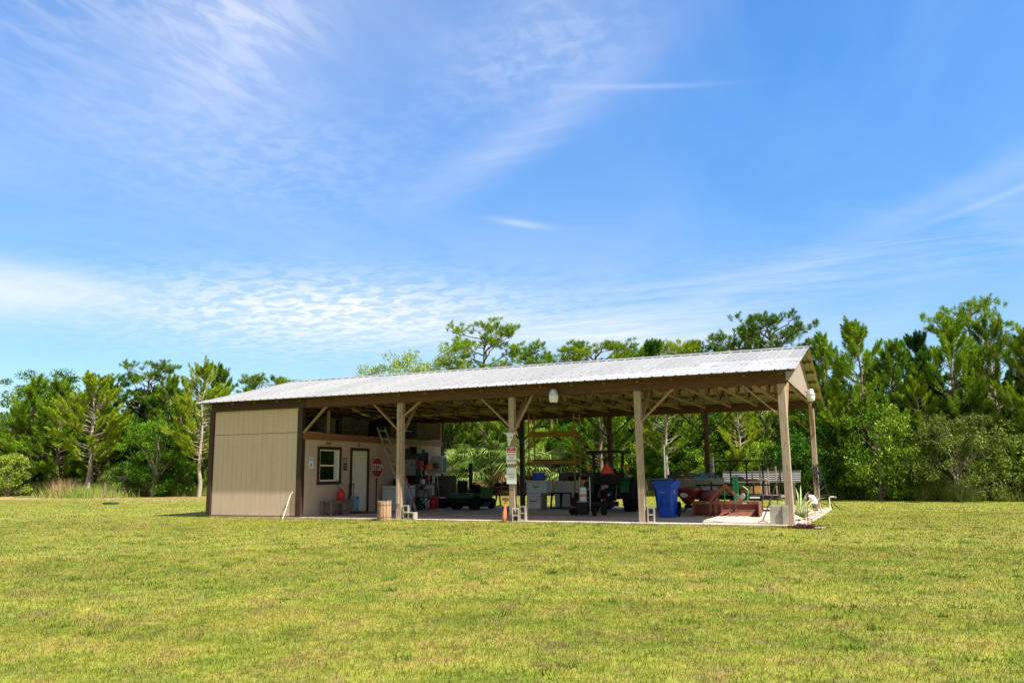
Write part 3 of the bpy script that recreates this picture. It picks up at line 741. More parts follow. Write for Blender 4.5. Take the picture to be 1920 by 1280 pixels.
# wall notices on the partition
FX = WX+.009
s3 = plate('wall_notice', 'white notice with blue print on the tan wall left of the window', 'notice', (FX,.42,1.68), .25, .34, M['paper'], 'side')
part('border', MB().box((.0025,0,.1),(.002,.19,.035)).box((.0025,.0,-.05),(.002,.06,.06)).box((.0025,.0,-.11),(.002,.14,.02)), M['blueink'], s3)
s4 = plate('small_plate', 'small orange plate with two dark marks above the window', 'sign', (FX,1.33,2.31), .26, .13, M['orangewood'], 'side')
for q in (-.06,.05): part('mark', MB().box((.0025,q,.02),(.002,.06,.05)), M['ink'], s4)
s5 = thing('fallout_shelter_sign', 'black and pale fallout shelter sign between the window and the door', 'sign', (FX,2.27,1.66))
part('plate', MB().box((0,0,0),(.004,.2,.42)), M['ink'], s5)
part('disc', MB().lathe([(.085,.0),(.085,.002)],(.0022,0,.1),Ry(PI/2),24), M['cooler'], s5)
for q in range(3):
    a = PI/2+q*2*PI/3+PI/3*1; pts = [(.0, .1)]
    vs = [(math.cos(a+d)*.07, .1+math.sin(a+d)*.07) for d in (-.5,0,.5)]
    mb = MB(); mb.prism([(0,.1)]+vs, 'x', .0044, .0056); part('wedge', mb, M['ink'], s5)
text('FALLOUT', .045, M['cooler'], 'lettering', s5, (.0026,0,-.05), SIDE, sx=.85)
text('SHELTER', .045, M['cooler'], 'lettering', s5, (.0026,0,-.13), SIDE, sx=.85)
hs_ = thing('horseshoe', 'rusty horseshoe nailed above the white door', 'horseshoe', (FX,3.05,2.34))
part('shoe', MB().tube([(.01,-.04,.06),(.01,-.055,0),(.01,-.035,-.05),(.01,0,-.065),(.01,.035,-.05),(.01,.055,0),(.01,.04,.06)],.009,6), M['rust'], hs_)
# stop sign on a post
ss = thing('stop_sign', 'red octagonal STOP sign on a pole standing beside the white door', 'sign', (3.8,4.12,0))
oc = [(.39*math.cos(PI/8+k*PI/4), 1.54+.39*math.sin(PI/8+k*PI/4)) for k in range(8)]
oi = [(.365*math.cos(PI/8+k*PI/4), 1.54+.365*math.sin(PI/8+k*PI/4)) for k in range(8)]
# faces roughly towards +X-Y
ss.rotation_euler = (0,0,PI/2)
part('plate', MB().prism(oc, 'y', -.002, .002), M['paper'], ss)
part('face', MB().prism(oi, 'y', -.0045, -.0025), M['stopred'], ss)
text('STOP', .32, M['paper'], 'lettering', ss, (0,-.0062,1.54), FRONT, sx=.82)
part('pole', MB().bar((0,.02,0),(0,.02,1.3),.035,.02), M['black'], ss)
# bench with gas can
bn = thing('bench', 'weathered wooden bench under the window', 'bench', (4.02,1.42,0))
for k in range(3): part('seat_plank', MB().box((-.14+k*.14,0,.46),(.128,1.12,.035),None,.004), M['greywood'], bn)
for y in (-.48,.48):
    for x in (-.17,.17): part('leg', MB().box((x,y,.22),(.07,.09,.44),None,.004), M['greywood'], bn)
part('shelf', MB().box((0,0,.12),(.3,.9,.025)), M['greywood'], bn)
part('side_rail', MB().box((.2,0,.4),(.022,1.0,.08),None,.003), M['greywood'], bn)
def jerry(name, lab, m, loc, sc_=1, rz=0, spout=True, group=None):
    t = thing(name, lab, 'fuel can', loc, rz); t.scale = (sc_,)*3
    part('can', MB().lathe([(.11,0),(.125,.02),(.128,.16),(.12,.22),(.08,.27),(.035,.29),(.03,.32)], n=16, sy=.75), m, t)
    part('handle', MB().tube([(-.07,0,.26),(-.05,0,.33),(.03,0,.335),(.07,0,.26)],.014,7), m, t)
    if spout: part('spout', MB().tube([(.0,0,.31),(-.05,0,.36),(-.12,0,.46)],[.018,.014,.01],7), M['black'], t)
jerry('fuel_can', 'red round fuel can with black spout sitting on the wooden bench', M['red'], (4.0,1.68,.478), 1.05, .4)
# cart beside the door
ct = thing('machine_dolly', 'black framed upright battery charger with printed grey panel between bench and door', 'charger', (3.98,2.3,0))
part('frame', MB().tube([(.0,-.14,.05),(.0,-.14,.98),(0,.13,.98),(0,.13,.55)],.013,6), M['blackmetal'], ct)
part('cabinet', MB().box((.04,.14,.33),(.2,.26,.5),None,.012), M['grey'], ct)
part('panel', MB().box((.145,.14,.36),(.006,.23,.36)), M['cyan'], ct)
for q in (-.07,0,.07): part('dial', MB().lathe([(.02,0),(.02,.01)],(.149,.14+q,.52),Ry(PI/2),10), M['black'], ct)
mt = thing('door_mat', 'dark mat lying on the slab in front of the white door', 'mat', (4.05,3.1,0)); part('mat', MB().box((0,0,.012),(.5,.85,.02),None,.005), M['rust'], mt)
# freezer and its things
fz = thing('chest_freezer', 'white chest freezer standing against the tan wall behind the stop sign', 'freezer', (4.15,5.05,0))
part('cabinet', MB().box((0,0,.4),(.62,1.3,.78),None,.02), M['paleblue'], fz)
part('lid', MB().box((0,0,.84),(.64,1.32,.08),None,.02), M['white'], fz)
part('handle', MB().box((.33,0,.77),(.02,.16,.03),None,.004), M['steel'], fz)
bx = thing('tool_box', 'black box sitting on top of the chest freezer', 'box', (4.15,5.15,.88))
part('body', MB().box((0,0,.13),(.35,.5,.26),None,.015), M['black'], bx); part('handle', MB().tube([(0,-.12,.26),(0,-.1,.31),(0,.1,.31),(0,.12,.26)],.012,6), M['blackmetal'], bx)
sd = thing('snow_sled', 'bright green moulded plastic sled lying in front of the freezer', 'sled', (4.75,4.35,0), .25)
mb = MB(); nx = 14
vs = []
for i in range(nx+1):
    t = i/nx; yy = -.15+t*1.15; wd_ = .26*(1-.25*abs(2*t-1)**2); zz_ = .03+.24*max(0,(.3-t)/.3)**1.6
    for k in range(7):
        q = -1+2*k/6; vs.append((q*wd_, yy, zz_+.12*abs(q)**3+ (.03 if k in (2,4) else 0)))
mb.add(vs, [[i*7+k, i*7+k+1, (i+1)*7+k+1, (i+1)*7+k] for i in range(nx) for k in range(6)], True)
sl_ = part('shell', mb, M['brightgreen'], sd); md = sl_.modifiers.new('s','SOLIDIFY'); md.thickness = .008
# extension ladder leaning to the loft
def ladder(name, lab, base, top, width, m, mr, side, nr=9, group=None, rail=.03, depth=.08):
    base, top = Vector(base), Vector(top); t = thing(name, lab, 'ladder', tuple(base)); d = top-base; sdv = Vector(side).normalized()
    nrm = d.cross(sdv).normalized()
    for sg in (-1, 1):
        o_ = sdv*sg*width/2; part('rail', MB().bar(o_, d+o_, rail, depth, up=tuple(nrm.cross(d.normalized()))), m, t)
    for k in range(nr):
        p = d*((k+.6)/nr); part('rung', MB().bar(p-sdv*width/2, p+sdv*width/2, .032, .028), mr, t)
    return t
ladder('extension_ladder', 'long silver ladder leaning against the loft beam beside the stop sign', (5.1,4.4,0), (3.85,4.25,2.98), .42, M['alu'], M['alu'], (.12,1,0), 10)
ladder('step_ladder', 'faded orange ladder leaning on the wall behind the silver one', (4.75,5.05,0), (3.98,4.75,2.3), .45, M['orange'], M['alu'], (.1,1,0), 8)
cp = thing('yellow_tray', 'yellow plastic top tray hooked on the orange ladder', 'tray', (4.0,4.78,2.3)); part('tray', MB().box((0,0,0),(.28,.52,.05),None,.012).box((0,0,-.03),(.2,.4,.03)), M['yellow'], cp)
# barrel of staves at post A
br = thing('stave_barrel', 'small open barrel of loose wooden staves beside the second front post', 'barrel', (7.0,-.34,GZ))
for k in range(14):
    a = 2*PI*k/14; rr = .185; rsx = rs.uniform(-.02,.02)
    mb = MB(); mb.bar((math.cos(a)*rr,math.sin(a)*rr,0),(math.cos(a)*(rr+.012),math.sin(a)*(rr+.012),.28),.078,.022,up=(math.cos(a+PI/2),math.sin(a+PI/2),0)); 
    mb2 = MB(); x1, y1 = math.cos(a), math.sin(a)
    mb2.prism([(-.037,0),(.037,0),(.04,.3),(.034,.56+rsx),(-.034,.56+rsx),(-.04,.3)], 'y', -.011, .011)
    o = part('stave', mb2, M['stave'], br); o.location = (x1*rr,y1*rr,0); o.rotation_euler = (0,0,a-PI/2)
for z in (.1,.45): part('hoop', MB().tube([(.2*math.cos(2*PI*k/20),.2*math.sin(2*PI*k/20),z) for k in range(21)],.007,5), M['rust'], br)
# hollow concrete blocks
def cblock(lab, loc, rot, group='hollow concrete blocks at the post feet'):
    t = MB(); X, Y, Z = .19, .39, .19; w_ = .032
    # cells open along x: outer frame with two openings
    for y in (-Y/2+w_/2, 0, Y/2-w_/2): t.box((0,y,0),(X,w_,Z-2*w_))
    for z in (-Z/2+w_/2, Z/2-w_/2): t.box((0,0,z),(X,Y,w_))
    o = t.build('concrete_block', M['block']); o.location = loc; o.rotation_euler = rot
    tag(o, lab, 'block', group); return o
cblock('upright hollow concrete block against the second front post, behind the smaller standing one', (7.54,.02,.197), (PI/2,0,PI/2+.1))
cblock('hollow concrete block right of the second front post, lying in front of the upright one', (7.74,-.12,.1), (0,0,PI/2-.1))
cblock('taller upright hollow concrete block beside the signed post', (11.28,.04,.198), (PI/2,0,PI/2))
cblock('hollow concrete block standing right in front of the taller one at the signed post', (11.13,-.18,.15), (PI/2,.0,PI/2+.4))
cblock('hollow concrete block at the foot of the post left of the blue bin', (14.88,.02,.196), (PI/2,0,PI/2+.15))
def planter(lab, loc, d, rz):
    t = MB(); x, y, z = d; w_ = .03
    t.box((0,-y/2+w_/2,z/2),(x,w_,z),None,.004).box((0,y/2-w_/2,z/2),(x,w_,z),None,.004).box((-x/2+w_/2,0,z/2),(w_,y-2*w_,z)).box((x/2-w_/2,0,z/2),(w_,y-2*w_,z)).box((0,0,z-.06),(x-2*w_,y-2*w_,.04))
    o = t.build('block_planter', M['block']); o.location = loc; o.rotation_euler = (0,0,rz); tag(o, lab, 'planter'); return o
planter('wide grey concrete planter box left of the right front corner post', (17.98,.1,0), (.3,.36,.44), .1)
planter('narrow pale concrete planter box touching the right front corner post', (18.2,.03,0), (.13,.3,.44), .06)
# club leaning on post B
cb = thing('wooden_club', 'faded orange bulbous wooden club leaning against the signed post', 'club', (10.82,-.28,GZ)); cb.rotation_euler = (-.12,.05,0)
part('body', MB().lathe([(.02,0),(.05,.05),(.065,.15),(.055,.28),(.03,.42),(.022,.55),(.022,.6)],n=14), M['orange'], cb)
part('head', MB().box((0,0,.63),(.2,.1,.09),None,.012), M['rust'], cb)
# pvc stake by the wall
pv_ = thing('water_pipe', 'white pipe riser leaning at the corner of the tan siding', 'pipe', (3.35,-.42,GZ))
part('pipe', MB().tube([(0,0,0),(.03,.15,.4),(.06,.3,.78)],.013,8), M['white'], pv_); part('elbow', MB().tube([(.06,.3,.75),(.06,.3,.79),(.1,.3,.8)],.02,8), M['white'], pv_)

# ---------- clutter along the wall behind post A
wb = thing('work_bench', 'dark cluttered workbench along the wall behind the second front post', 'workbench', (4.15,6.55,0))
part('top', MB().box((0,0,.9),(.7,1.5,.06)), M['greywood'], wb)
for x in (-.3,.3):
    for y in (-.7,.7): part('leg', MB().box((x,y,.44),(.08,.08,.87)), M['greywood'], wb)
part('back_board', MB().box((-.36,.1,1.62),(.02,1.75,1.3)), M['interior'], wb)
rt = random.Random(9)
for k in range(16):
    y = 5.7+.125*k; z = 2.0-.45*(k%3)-rt.uniform(0,.1); l = rt.uniform(.18,.42)
    t = thing('hand_tool', 'dark hand tool hanging on the board above the workbench', 'tool', (3.83,y,z), 0, 'tools hanging above the workbench')
    part('shaft', MB().bar((0,0,0),(0,rt.uniform(-.03,.03),-l),.025,.02), M[rt.choice(['greywood','steel','black','rust'])], t); part('head', MB().box((.01,0,-l-.03),(.03,rt.uniform(.06,.14),rt.uniform(.05,.09)),None,.008), M[rt.choice(['blackmetal','steel','blackmetal','maroon'])], t)
for k in range(9):
    y = 5.85+.17*k; t = thing('bottle', 'small bottle or can standing at the back of the workbench', 'bottle', (3.92,y,.93), 0, 'bottles at the back of the workbench'); hh = rt.uniform(.12,.28)
    part('body', MB().lathe([(.035,0),(.04,.01),(.04,hh),(.018,hh+.05),(.018,hh+.08)],n=10), M[rt.choice(['cooler','black','dkgreen','maroon','grey','brown'])], t)
part('shelf', MB().box((0,0,.35),(.6,1.4,.04)), M['greywood'], wb)
cl_ = [('plastic_tote','grey tote on the workbench shelf',(4.15,6.2,.37),(.45,.5,.32),'grey'),('cardboard_box','brown cardboard box on the workbench shelf',(4.15,6.85,.37),(.45,.5,.35),'brown'),
  ('paint_case','black case at the near end of the workbench top',(4.2,6.05,.93),(.3,.35,.28),'black'),('white_tub','small white tub on the workbench top',(4.3,6.45,.93),(.18,.2,.15),'cooler'),('tool_chest','dark red tool chest at the far end of the workbench',(4.15,7.0,.93),(.35,.45,.3),'maroon')]
for nm, lab, loc, d, m in cl_:
    t = thing(nm, lab, 'box' if 'tub' not in nm else 'tub', loc)
    part('body', MB().box((0,0,d[2]/2),d,None,.012), M[m], t); part('lid', MB().box((0,0,d[2]+.012),(d[0]+.02,d[1]+.02,.024),None,.006), M[m], t)
t = thing('wall_speaker', 'black box speaker hung high on the wall under the loft beam', 'speaker', (3.9,6.65,2.2)); part('case', MB().box((0,0,0),(.3,.4,.28),None,.02), M['black'], t); part('grille', MB().box((.152,0,0),(.006,.36,.24)), M['grey'], t)
t = thing('door_sheet', 'pale panel leaning on the wall behind the workbench', 'panel', (3.82,6.3,1.15)); part('sheet', MB().box((0,0,.4),(.03,.9,.6)), M['grey'], t)
t = thing('dark_tarp', 'dark cloth hanging on the wall above the string trimmers', 'cloth', (3.8,7.45,1.45)); mb = MB(); vs = []
for k in range(13):
    for z in (0,.35,.7): vs.append((.03*math.sin(k*1.9)*(1.2-z), -.35+k*.06, z))
mb.add(vs, [[k*3+j, k*3+j+1, (k+1)*3+j+1, (k+1)*3+j] for k in range(12) for j in range(2)], True); o = part('cloth', mb, M['black'], t); o.modifiers.new('s','SOLIDIFY').thickness = .01
def trimmer(lab, base, top, m):
    t = thing('string_trimmer', lab, 'trimmer', base, 0, 'string trimmers by the wall'); d = Vector(top)-Vector(base)
    part('shaft', MB().tube([(0,0,.05), tuple(d)],.014,7), M['alu'], t)
    part('head', MB().lathe([(.07,0),(.075,.03),(.05,.06),(.02,.08)],n=12), M['black'], t)
    part('engine', MB().box(tuple(d+Vector((0,0,.12))),(.2,.22,.24),None,.04), m, t)
    part('tank', MB().box(tuple(d+Vector((.03,.04,-.06))),(.14,.16,.1),None,.03), M['grey'], t)
    part('grip', MB().tube([tuple(d*.72+Vector((0,-.1,0))), tuple(d*.72+Vector((.1,-.08,.06))), tuple(d*.72+Vector((.1,.08,.06))), tuple(d*.72+Vector((0,.1,0)))],.012,6), M['black'], t)
trimmer('red string trimmer with grey shaft standing head down behind the white jug', (4.45,6.9,0), (4.3,6.95,1.42), M['orange'])
trimmer('orange string trimmer standing behind the large red fuel can', (4.65,7.25,0), (4.45,7.3,1.5), M['rust'])
trimmer('short red string trimmer hung among the tools left of the grey shafted one', (4.25,6.6,.95), (4.2,6.5,1.55), M['red'])
t = thing('water_jug', 'pale translucent jug left of the large red fuel can', 'jug', (4.42,6.5,0)); part('body', MB().lathe([(.1,0),(.115,.03),(.115,.3),(.09,.4),(.04,.47),(.035,.52)],n=16), M['paleblue'], t); part('cap', MB().lathe([(.04,.52),(.04,.555),(.01,.56)],n=12), M['cyan'], t)
jerry('fuel_can', 'large dark red fuel can on the floor between the jug and bucket', M['red'], (4.75,6.6,0), 1.45, .9, False)
t = thing('bucket', 'black bucket with a white lid beside the red fuel can', 'bucket', (4.8,7.1,0)); part('pail', MB().lathe([(.13,0),(.15,.36),(.155,.37)],n=18), M['black'], t); part('lid', MB().lathe([(.16,.37),(.165,.4),(.15,.415)],n=18), M['white'], t)
t = thing('hose_reel', 'round wheel with pale rim and dark red centre left of the jug', 'reel', (4.35,5.95,.28)); Rr = Ry(PI/2)@Rx(0)
t.rotation_euler = (0,0,-.7)
part('rim', MB().tube([(0,.24*math.cos(2*PI*k/24),.24*math.sin(2*PI*k/24)) for k in range(25)],.026,7), M['grey'], t); part('hub', MB().lathe([(.19,-.04),(.2,0),(.19,.04)],(0,0,0),Ry(PI/2),20), M['maroon'], t); part('stand', MB().bar((0,0,0),(0,.15,-.28),.03).bar((0,0,0),(0,-.15,-.28),.03), M['blackmetal'], t)
t = thing('plywood_sheet', 'grey plywood sheet leaning against the rear post left of the mower', 'plywood', (4.65,7.6,0)); o = part('sheet', MB().box((0,0,.5),(.95,.02,1.22)), M['ply'], t); o.location = (0,0,.12); t.rotation_euler = (-.08,0,0)
t = thing('air_conditioner', 'pale box with a dark vertical grille fixed to the wall near the rear post', 'air conditioner', (3.95,8.5,1.66)); part('case', MB().box((0,0,0),(.42,.4,.72),None,.015), M['paleblue'], t); part('grille', MB().box((.213,0,-.02),(.008,.3,.6)), M['grey'], t)
for k in range(9): part('louvre', MB().box((.219,0,-.26+k*.062),(.006,.28,.022)), M['black'], t)
t = thing('folding_table', 'small green folding stool in front of the freezer', 'stool', (5.3,4.75,0)); part('seat', MB().box((0,0,.48),(.45,.4,.03),None,.006), M['dkgreen'], t)
for a in (-1,1): part('leg', MB().bar((.2*a,-.16,0),(-.2*a,-.16,.47),.022), M['green'], t); part('leg', MB().bar((.2*a,.16,0),(-.2*a,.16,.47),.022), M['green'], t)
# loft goods
hb = thing('iron_headboard', 'dark iron headboard with a round centre standing in the loft', 'headboard', (3.3,3.55,2.66))
part('frame', MB().tube([(0,-.95,0),(0,-.95,.68),(0,.95,.68),(0,.95,0)],.022,7), M['blackmetal'], hb)
part('ring', MB().tube([(0,.26*math.cos(2*PI*k/24),.36+.26*math.sin(2*PI*k/24)) for k in range(25)],.014,6).tube([(0,0,.1),(0,0,.62)],.01,6).tube([(0,-.26,.36),(0,.26,.36)],.01,6), M['blackmetal'], hb)
for z in (.12,.25,.38,.51):
    for a in (-1,1): part('bar', MB().tube([(0,a*.3,z),(0,a*.93,z)],.01,6), M['blackmetal'], hb)
mt_ = thing('mattress', 'pale mattress stood on edge behind the iron headboard', 'mattress', (3.12,3.6,2.66)); part('mattress', MB().box((0,0,.34),(.14,1.75,.62),None,.04), M['ply'], mt_)
for k, (lab, y, d, m) in enumerate([('dark bin in the loft near its front end', .7, (.5,.5,.4), 'black'), ('grey carton in the loft behind the wooden stud', 1.7, (.6,.6,.5), 'ply'), ('dark trunk in the loft right of the headboard', 5.1, (.6,.7,.45), 'black'), ('brown carton in the middle of the loft', 6.2, (.5,.5,.35), 'brown'), ('black drum like bin in the loft with a pale rim', 6.9, (.4,.45,.3), 'black'), ('upright greyish cabinet at the far end of the loft', 7.9, (.5,.8,.66), 'ply'), ('small dark case stacked in the loft corner', 5.75, (.4,.35,.55), 'maroon')]):
    t = thing('storage_box', lab, 'box', (3.2,y,2.66)); part('body', MB().box((0,0,d[2]/2),d,None,.015), M[m], t); part('lid', MB().box((0,0,d[2]+.015),(d[0]+.03,d[1]+.03,.03),None,.006), M['paleblue' if 'pale' in lab else m], t)

# ---------- wheels helper (axle along local X)
def wheel(parent, loc, R_, wd_, hubm, lugs=0, r_rim=.55, name='wheel'):
    t = bpy.data.objects.new(name, None); C.objects.link(t); t.parent = parent; t.location = loc
    rr = Ry(PI/2)
    ty = MB(); ty.lathe([(R_*r_rim,-wd_*.42),(R_*.8,-wd_*.5),(R_*.95,-wd_*.47),(R_,-wd_*.33),(R_,wd_*.33),(R_*.95,wd_*.47),(R_*.8,wd_*.5),(R_*r_rim,wd_*.42)],(0,0,0),rr,28)
    if lugs:
        for k in range(lugs):
            a = 2*PI*k/lugs
            for sg in (-1,1):
                Rm = Matrix.Rotation(a+(sg*.5*PI/lugs), 3, 'X')
                p0 = Rm @ Vector((0,0,R_+.012)); p1 = Matrix.Rotation(a+(sg*.5*PI/lugs)+.16,3,'X') @ Vector((sg*wd_*.47,0,R_*.985))
                ty.bar(p0, p1, .035, .04, up=tuple((p0+p1).normalized()))
    part('tyre', ty, M['rubber'], t)
    part('rim', MB().lathe([(R_*r_rim,-wd_*.4),(R_*.5*r_rim*1.8,-wd_*.15),(R_*.2,-wd_*.12),(R_*.18,-wd_*.3),(.01,-wd_*.3),(.01,wd_*.3),(R_*.18,wd_*.3),(R_*.2,wd_*.12),(R_*.5*r_rim*1.8,wd_*.15),(R_*r_rim,wd_*.4)],(0,0,0),rr,24), hubm, t)
    return t
# ---------- riding mower (heads along local +Y)
mo = thing('riding_mower', 'green and black riding lawn mower parked behind the signed post', 'mower', (6.45,5.9,0), -.16)
for sx_ in (-1,1): wheel(mo, (sx_*.4,0,.27), .27, .24, M['yellow'], 12); wheel(mo, (sx_*.36,1.15,.2), .2, .16, M['yellow'], 0)
part('chassis', MB().box((0,.55,.32),(.34,1.5,.14),None,.02), M['black'], mo)
part('rear_frame', MB().box((0,-.2,.38),(.5,.14,.34),None,.03), M['black'], mo)
mb = MB(); mb.prism([(-.34,.42),(.36,.42),(.36,.5),(.28,.57),(-.2,.6),(-.34,.55)], 'x', -.5, .5); part('fender', mb, M['green'], mo)
part('seat', MB().box((0,.05,.66),(.46,.42,.1),None,.03).box((0,-.17,.84),(.44,.1,.42),None,.035), M['black'], mo)
mb = MB(); mb.prism([(.62,.4),(1.34,.36),(1.42,.5),(1.38,.68),(1.1,.78),(.62,.82)], 'x', -.25, .25); part('hood', mb, M['green'], mo)
for sx_ in (-1,1): part('headlight', MB().box((sx_*.14,1.405,.6),(.14,.03,.08),None,.008), M['lens'], mo)
part('dash', MB().box((0,.6,.74),(.4,.14,.3),None,.03), M['black'], mo)
part('steering_wheel', MB().tube([(.17*math.cos(2*PI*k/18),.48+.14*math.sin(2*PI*k/18),.98+.08*math.sin(2*PI*k/18)) for k in range(19)],.014,6).bar((0,.48,.98),(0,.6,.8),.03), M['black'], mo)
mb = MB(); mb.prism([(-.5,.45),(.5,.45),(.58,.75),(.42,1.0),(-.42,1.0),(-.58,.75)], 'z', .1, .26); part('mower_deck', mb, M['dkgreen'], mo)
part('bumper', MB().tube([(-.22,1.38,.25),(-.22,1.52,.3),(.22,1.52,.3),(.22,1.38,.25)],.018,6), M['blackmetal'], mo)
pl_ = thing('fence_post', 'short dark steel post standing behind the riding mower', 'post', (5.35,8.5,GZ)); part('post', MB().bar((0,0,0),(0,0,1.75),.13,.1,bev=.01), M['blackmetal'], pl_)
# rusty sawhorse bench behind the signed post
sb = thing('steel_stand', 'rusty steel sawhorse with a long bar holding dark tools behind the signed post', 'sawhorse', (6.9,9.75,GZ))
part('beam', MB().box((0,0,.72),(2.6,.12,.14),None,.01), M['rust'], sb)
for x in (-.95,.95):
    for sg in (-1,1): part('leg', MB().bar((x,sg*.28,.04),(x+.02,sg*.03,.68),.05,.05), M['rust'], sb)
    part('foot', MB().box((x,0,.025),(.1,.7,.05)), M['rust'], sb)
for k, x in enumerate((-.9,-.5,-.15,.25,.6)):
    t = thing('hanging_tool', 'dark implement piece lying on the rusty sawhorse', 'tool', (6.9+x,9.7,.765), .3*k, 'dark pieces on the sawhorse'); part('piece', MB().box((0,0,.08+.02*(k%2)),(.3,.14,.14+.05*(k%3)),None,.03).tube([(0,-.05,0),(.05,-.12,.02),(.02,-.13,.12)],.018,6), M['blackmetal'], t)
# ---------- scaffold
for k, (x, y, rz, lab) in enumerate([(4.5,5.75,.3,'dark push mower body left of the round reel on the floor'),(5.05,7.6,-.5,'dark wheeled machine half hidden between bucket and riding mower')]):
    t = thing('push_mower', lab, 'mower', (x,y,0), rz)
    part('deck', MB().lathe([(.27,.08),(.28,.12),(.26,.2),(.12,.24)],n=16), M['black'], t); part('engine', MB().box((0,0,.31),(.22,.24,.16),None,.04).lathe([(.09,0),(.1,.03),(.08,.06)],(0,0,.39),None,12), M['blackmetal'], t)
    part('handle_bar', MB().tube([(-.2,-.2,.2),(-.2,-.75,.85),(.2,-.75,.85),(.2,-.2,.2)],.013,6), M['blackmetal'], t)
    for a in (-.25,.25):
        for b_ in (-.2,.2): wheel(t, (a,b_,.1), .1, .05, M['grey'])
sf = thing('scaffold_tower', 'tall orange yellow scaffold frame with two plank levels in the middle bay', 'scaffold', (0,0,0))
SX = {(0,0): (8.27,7.6), (0,1): (8.21,8.3), (1,0): (10.08,7.6), (1,1): (10.06,8.3)}
for e in (0,1):
    a = SX[(e,0)]; b_ = SX[(e,1)]
    f_ = bpy.data.objects.new('end_frame', None); C.objects.link(f_); f_.parent = sf
    for p in (a,b_): part('upright', MB().tube([(p[0],p[1],.12),(p[0],p[1],3.5)],.028,8), M['scaf'], f_)
    for z in (.35,.68,1.0,1.3,1.62,1.95,2.3,2.65,2.98,3.3): part('rung', MB().tube([(a[0],a[1],z),(b_[0],b_[1],z)],.019,6), M['scaf'], f_)
    for p in (a,b_): part('caster', MB().lathe([(.06,-.02),(.065,0),(.06,.02)],(p[0],p[1],.065),Ry(PI/2),14), M['rubber'], f_)
for y in (0,1):
    for z in (1.68,2.72):
        a = SX[(0,y)]; b_ = SX[(1,y)]; part('side_rail', MB().box(((a[0]+b_[0])/2,a[1]+(.03 if y else -.03),z),(b_[0]-a[0],.03,.12),None,.004), M['scaf'], sf)
        for x0, sg in ((a[0],1),(b_[0],-1)): part('brace', MB().bar((x0,a[1],z-.32),(x0+sg*.28,a[1],z-.05),.02,.02), M['scaf'], sf)
t = thing('scaffold_deck', 'dark plank deck lying on the lower level of the scaffold', 'deck', (9.15,7.95,1.745)); part('plank', MB().box((-.08,0,.02),(1.45,.6,.04),None,.005), M['ply'], t)
t = thing('scaffold_deck', 'plank deck on the upper level of the scaffold', 'deck', (9.15,7.95,2.785)); part('plank', MB().box((0,0,.018),(1.7,.55,.036),None,.005), M['scaf'], t)
# ---------- coolers
def cooler(lab, loc, d, m, lidm, rz=0, handle=True):
    t = thing('cooler', lab, 'cooler', loc, rz); x, y, z = d
    part('tub', MB().box((0,0,z*.42),(x,y,z*.84),None,.03), m, t); part('lid', MB().box((0,0,z*.92),(x+.03,y+.03,z*.15),None,.025), lidm, t)
    if handle: part('handle', MB().tube([(-.12,-y/2-.01,z*.62),(-.1,-y/2-.05,z*.5),(.1,-y/2-.05,z*.5),(.12,-y/2-.01,z*.62)],.012,6), M['black'], t)
cooler('white cooler on the floor at the bottom of the stack under the scaffold', (8.72,7.15,0), (.55,.5,.56), M['cooler'], M['cooler'])
cooler('pale blue and white cooler in the middle of the stack under the scaffold', (8.82,7.2,.565), (.82,.5,.46), M['paleblue'], M['cooler'])
t = thing('water_cooler', 'round blue drink cooler with white lid on top of the stacked coolers', 'drink cooler', (8.82,7.2,1.03)); part('tub', MB().lathe([(.2,0),(.23,.02),(.24,.15),(.235,.16),(.245,.27)],n=24), M['blue'], t); part('lid', MB().lathe([(.25,.27),(.25,.31),(.2,.33),(.08,.335)],n=24), M['cooler'], t)
for a in (-1,1): part('handle', MB().box((a*.255,0,.2),(.03,.1,.06),None,.008), M['cooler'], t)
# long white fish cleaning cabinet with back board
sk_ = thing('white_cabinet', 'long white cabinet with a low back board behind the black frames', 'cabinet', (10.0,8.75,0))
part('body', MB().box((0,0,.44),(2.1,.6,.86),None,.01), M['cooler'], sk_); part('counter', MB().box((0,-.02,.93),(2.2,.7,.1),None,.012), M['white'], sk_); part('back_board', MB().box((0,.3,1.14),(2.2,.03,.3)), M['ply'], sk_)
for k in range(7): part('bolt', MB().box((-.95+k*.3,-.372,.94+(.03 if k%2 else -.02)),(.05,.008,.04)), M['black'], sk_)
for k in range(3): part('door_panel', MB().box((-.7+k*.7,-.305,.42),(.62,.012,.7),None,.004), M['cooler'], sk_)
t = thing('tool_bag', 'dark bag lying on top of the long white cabinet', 'bag', (9.9,8.6,.982)); part('bag', MB().box((0,0,.09),(.9,.3,.18),None,.06), M['black'], t); part('strap', MB().tube([(-.3,0,.17),(-.15,0,.26),(.15,0,.26),(.3,0,.17)],.015,6), M['grey'], t)
for k, (x, lab) in enumerate([(9.45,'left one of the two black open stands leaning before the white cabinet'), (9.85,'right one of the two black open stands leaning before the white cabinet')]):
    t = thing('open_stand', lab, 'stand', (x,7.25,0)); t.rotation_euler = (-.12,0,.1*k)
    part('side', MB().bar((-.2,0,0),(-.16,0,.58),.07,.05), M['black'], t); part('side', MB().bar((.2,0,0),(.16,0,.58),.07,.05), M['black'], t); part('top_bar', MB().box((0,0,.56),(.42,.06,.05)), M['black'], t); part('foot', MB().box((0,0,.03),(.42,.05,.05)), M['black'], t)
t = thing('wooden_plank', 'dark brown plank standing between the coolers and the black frames', 'plank', (9.12,7.0,0)); t.rotation_euler = (-.08,0,.2); part('plank', MB().box((0,0,.4),(.16,.05,.8),None,.005), M['greywood'], t)
